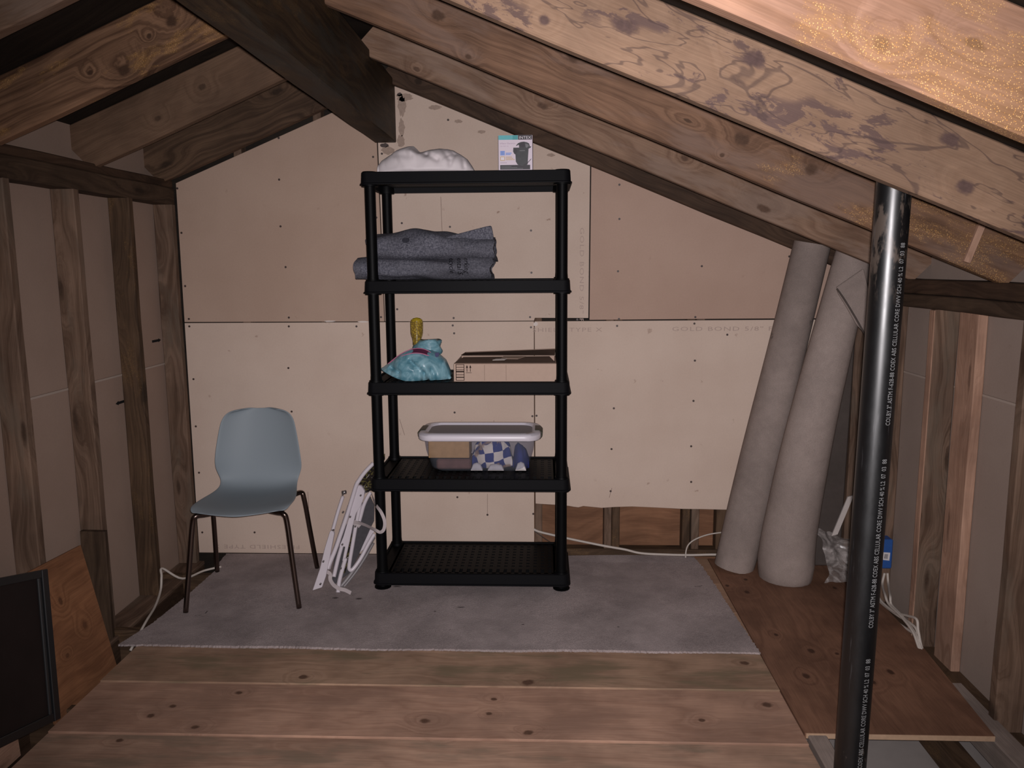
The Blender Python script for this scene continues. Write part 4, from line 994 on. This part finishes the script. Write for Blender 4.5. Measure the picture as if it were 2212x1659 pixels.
# ================================================================== BLACK DRAIN PIPE
def pipe_mat():
    t = NT('abs_black'); P = t.obj(); t.rough(.24, .9)
    z = t.n('ShaderNodeSeparateXYZ', i_0=P).outputs[2]
    s = t.noise(t.vmath('MULTIPLY', P, (14, 14, 5)), 2.0, 4.0, .65)
    msk = t.math('MULTIPLY', t.ramp(s, .50, .60), t.ramp(z, 1.36, 1.52))
    msk2 = t.math('MULTIPLY', t.ramp(s, .60, .68), t.ramp(z, .18, .05))
    k = t.mix(t.math('MULTIPLY', t.math('MAXIMUM', msk, msk2), .75), (.0035, .0035, .004), (.10, .075, .06))
    sc = t.noise(t.vmath('MULTIPLY', P, (60, 60, 4)), 1.0, 3.0, .7); k = t.mix(t.ramp(sc, .64, .75, 0, .12), k, (.3, .3, .32))
    t.col(k); t.put(t.b.inputs['Roughness'], t.ramp(s, .3, .7, .36, .42)); return t.m
M['abs'] = pipe_mat()
pb, pt_ = Vector((.9035, 2.20, -.205)), Vector((.9305, 2.20, 1.875))
pipe = MB().tube([pb.lerp(pt_, k/10) for k in range(11)], .0445, 40).build('drain_pipe', M['abs'], None, angle=40, loc=(.9062, 2.20, 0.0))
tag(pipe, 'black vertical drain pipe with white lettering rising to the right-hand rafters', 'pipe')
M['pipe_ink'] = flat('pipe_ink_white', (.24, .24, .24), .6, .2)
msg = 'COLBY 3" ASTM F-628-88 COEX ABS CELLULAR CORE DWV SCH 40 % L2  07  03  88'
for k, z0 in enumerate((1.058, .474, -.11)):
    me = text_mesh(msg, .0205, 'LEFT', 0, 1.0, .00015)
    xs = [v.co.x for v in me.vertices]; sc = .488/(max(xs)-min(xs)); sc = .49/(max(xs))
    for v in me.vertices:
        s, h, e = v.co.x*sc, v.co.y, v.co.z; z = z0+s+.0*e
        axx = pb.lerp(pt_, (z-pb.z)/(pt_.z-pb.z))
        a0 = math.radians(19+10*max(0, (z-.6)))
        a = a0 - h/.0445 + .07
        r = .0448+e
        v.co = Vector((axx.x+r*math.sin(a), axx.y-r*math.cos(a), z))-Vector((.9062, 2.2, 0))
    me.materials.append(M['pipe_ink']); o = bpy.data.objects.new('printed_lettering', me); COL.objects.link(o); o.parent = pipe

# ================================================================== LEFT-HAND BOARDS
M['ply_or'] = wood('plywood_orange', (.27, .125, .062), (.165, .07, .034), 26, .7, knots=((.02, .10, .014, .018), (.09, -.03, .016, .020), (-.05, -.08, .014, .010)), auto=False, warp=.8, bump=.12)
def leanboard(name, c00, c10, c11, c01, th, mat, parent=None):
    """quad board: local X along c00->c10, local Y along c00->c01"""
    c00, c10, c11, c01 = [Vector(c) for c in (c00, c10, c11, c01)]
    ex = (c10-c00).normalized(); ey = (c01-c00); ey = (ey-ex*ey.dot(ex)).normalized(); ez = ex.cross(ey)
    ctr = (c00+c10+c11+c01)/4; mb = MB(); R3 = Matrix((ex, ey, ez))
    pl = [R3 @ (c-ctr) for c in (c00, c10, c11, c01)]
    mb.prism([(p.x, p.y) for p in pl], -th/2, th/2)
    o = link(name, mb.mesh(name, mat, bevel=.001), parent); m = R3.transposed().to_4x4(); m.translation = ctr-(wloc(parent) if parent else Vector()); o.matrix_local = m; return o
b = leanboard('plywood_offcut', (-1.653, 2.42, -.03), (-1.652, 2.805, -.03), (-1.800, 2.875, .435), (-1.803, 2.45, .455), .012, M['ply_or'])
tag(b, 'orange-brown plywood offcut leaning on the left studs behind the black framed panel', 'board')
M['frame_blk'] = flat('black_frame', (.012, .012, .013), .35, .4)
M['mesh_dark'] = flat('dark_panel', (.017, .011, .010), .75, .2, mott=.3, scale=8)
bp = empty('framed_panel', (-1.63, 2.15, .0)); tag(bp, 'black framed dark panel leaning against the plywood offcut at the far left', 'panel')
e0, e1 = Vector((-1.634, 2.395, .006)), Vector((-1.716, 2.525, .478))
ev = (e1-e0); eh = Vector((-.012, -.62, .165))
def Q(u, v): return e0+eh*u+ev*v
def qbar(u0, v0, u1, v1, name, mat, lift=0.0, th=.014):
    nrm = eh.cross(ev).normalized(); nrm = nrm if nrm.x > 0 else -nrm
    c = [Q(u0, v0), Q(u1, v0), Q(u1, v1), Q(u0, v1)]
    mb = MB(); mb.add([q+nrm*lift for q in c]+[q+nrm*(lift+th) for q in c], [(3, 2, 1, 0), (4, 5, 6, 7), (0, 1, 5, 4), (1, 2, 6, 5), (2, 3, 7, 6), (3, 0, 4, 7)])
    return mb.build(name, mat, bp, bevel=.002)
qbar(.02, .02, 1, .98, 'dark_sheet', M['mesh_dark'], .004, .004)
qbar(0, 0, .048, 1, 'frame_rail', M['frame_blk'], 0, .020); qbar(.95, 0, 1, 1, 'frame_rail', M['frame_blk'], 0, .018)
qbar(.05, .945, .95, 1, 'frame_rail', M['frame_blk'], 0, .018); qbar(.05, 0, .95, .055, 'frame_rail', M['frame_blk'], 0, .018)
qbar(.055, .05, .075, .95, 'frame_bead', flat('black_bead', (.022, .022, .023), .3, .5), .008, .007)
b = leanboard('wood_scrap', (-1.665, 1.9, -.03), (-1.660, 2.25, -.03), (-1.806, 2.38, .52), (-1.806, 1.95, .56), .010, M['stud_pink'])
tag(b, 'pale wood scrap at the left edge, poking above the black framed panel', 'board')

# ================================================================== CABLES AND BLUE BOX
M['romex'] = flat('cable_white', (.52, .46, .41), .55, .3, mott=.08, scale=60)
M['bluebox'] = flat('blue_box_plastic', (.022, .085, .30), .5, .4, mott=.15, scale=50)
M['sticker'] = flat('white_sticker', (.66, .62, .62), .6, .2)
bb = empty('outlet_box', (1.53, 3.53, .15)); tag(bb, 'blue plastic electrical box with a white sticker on the right wall stud', 'electrical box')
bl, br, bz_0, bz_1 = 1.484, 1.570, .125, .262
MB().box((bl, 3.49, bz_0), (br, 3.552, bz_1)).build('box_body', M['bluebox'], bb, bevel=.005)
sp_ = [at_y(a, b_, 3.489) for a, b_ in ((1907, 1193), (1923, 1194), (1921, 1211), (1904, 1209))]
MB().prism([(v.x, v.z) for v in sp_], 3.4885, 3.4905, 'y').build('sticker', M['sticker'], bb)
for k in range(4):
    v0 = sp_[3].lerp(sp_[2], .32+.12*k); v1 = sp_[0].lerp(sp_[1], .32+.12*k); d_ = (v1-v0)
    MB().tube([v0+d_*.2+Vector((0, -.001, 0)), v0+d_*.8+Vector((0, -.001, 0))], .0011, 4).build('barcode_line', M['pr_blk'], bb)
def cable(pts, r, label, group=None, name='cable'):
    P = smooth_path(pts, 6); o = MB().tube(P, r, 8).build(name, M['romex'], None, True, loc=P[0]); tag(o, label, 'cable', group); return o
def K(px, py, x): return at_x(px, py, x)
g = 'white cables along the right wall'
cable([at_y(1911, 1238, 3.50), at_y(1906, 1262, 3.48), K(1912, 1285, 1.485), K(1920, 1305, 1.48), K(1945, 1330, 1.475), K(1972, 1365, 1.47), K(1990, 1410, 1.47), (1.49, 2.87, -.05)], .0055, 'left one of two white cables hanging from the blue electrical box', g)
cable([at_y(1917, 1238, 3.50), at_y(1919, 1262, 3.47), K(1923, 1288, 1.49), K(1926, 1306, 1.488), K(1948, 1330, 1.48), K(1978, 1370, 1.478), K(1994, 1410, 1.476), (1.50, 2.88, -.05)], .0055, 'right one of two white cables hanging from the blue electrical box', g)
runs = [[(1885, 1275), (1905, 1300), (1932, 1322), (1960, 1330), (1980, 1338), (1984, 1365), (1998, 1415)],
        [(1885, 1283), (1908, 1306), (1940, 1330), (1965, 1345), (1980, 1360), (1986, 1385), (2000, 1425)],
        [(1885, 1292), (1910, 1318), (1935, 1342), (1958, 1358), (1974, 1370), (1985, 1395), (2003, 1430)],
        [(1885, 1299), (1912, 1325), (1938, 1345), (1956, 1360), (1972, 1382), (1990, 1415), (2004, 1436)]]
nm = ['white cable arching highest over the bundle at the right wall', 'white cable second from top in the bundle at the right wall', 'white cable third from top in the bundle at the right wall', 'white cable lowest in the bundle lying along the right plywood edge']
for i, rr_ in enumerate(runs):
    x_ = 1.482+.006*i
    cable([(1.50+.012*i-.03, 3.80, .012+.01*i)]+[K(a, b_, x_) for a, b_ in rr_]+[(1.50, 2.80, -.07)], .0055, nm[i], g)
cable([at_z(478, 1224, .014), at_z(440, 1233, .010), (-1.735, 3.56, .02), at_x(351, 1228, -1.80), at_x(349, 1245, -1.79), at_x(347, 1275, -1.78), at_x(335, 1310, -1.74), at_x(314, 1345, -1.70), (-1.69, 2.98, -.05)], .0055, 'white cable looping out of the gap beside the left wall')
yc_ = 3.942
cable([(-.08, 3.950, .172), at_y(1158, 1146, yc_), at_y(1200, 1157, 3.94), at_y(1250, 1168, 3.938), at_y(1310, 1180, 3.936), at_y(1350, 1187, 3.934), at_y(1385, 1195, 3.930), at_y(1440, 1198, 3.925), at_y(1490, 1199, 3.92), at_y(1545, 1198, 3.915), (1.0, 3.912, .022)], .0062, 'thick white cable sagging across the cut-out in the back wall')
cable([at_y(1481, 1205, 3.90), at_y(1482, 1190, 3.915), at_y(1487, 1177, 3.93), at_y(1500, 1166, 3.94), at_y(1525, 1156, 3.945), at_y(1552, 1151, 3.95), (1.0, 3.955, .14)], .0038, 'thin white cable curving up out of the carpet at the cut-out')
M['dkwire'] = flat('dark_wire', (.05, .04, .035), .5, .3)
o = cable([(-.06, 3.951, .14), at_y(1165, 1155, 3.944), at_y(1178, 1164, 3.944), at_y(1196, 1176, 3.944)], .0022, 'thin dark wire below the thick cable in the wall cut-out'); o.data.materials[0] = M['dkwire']
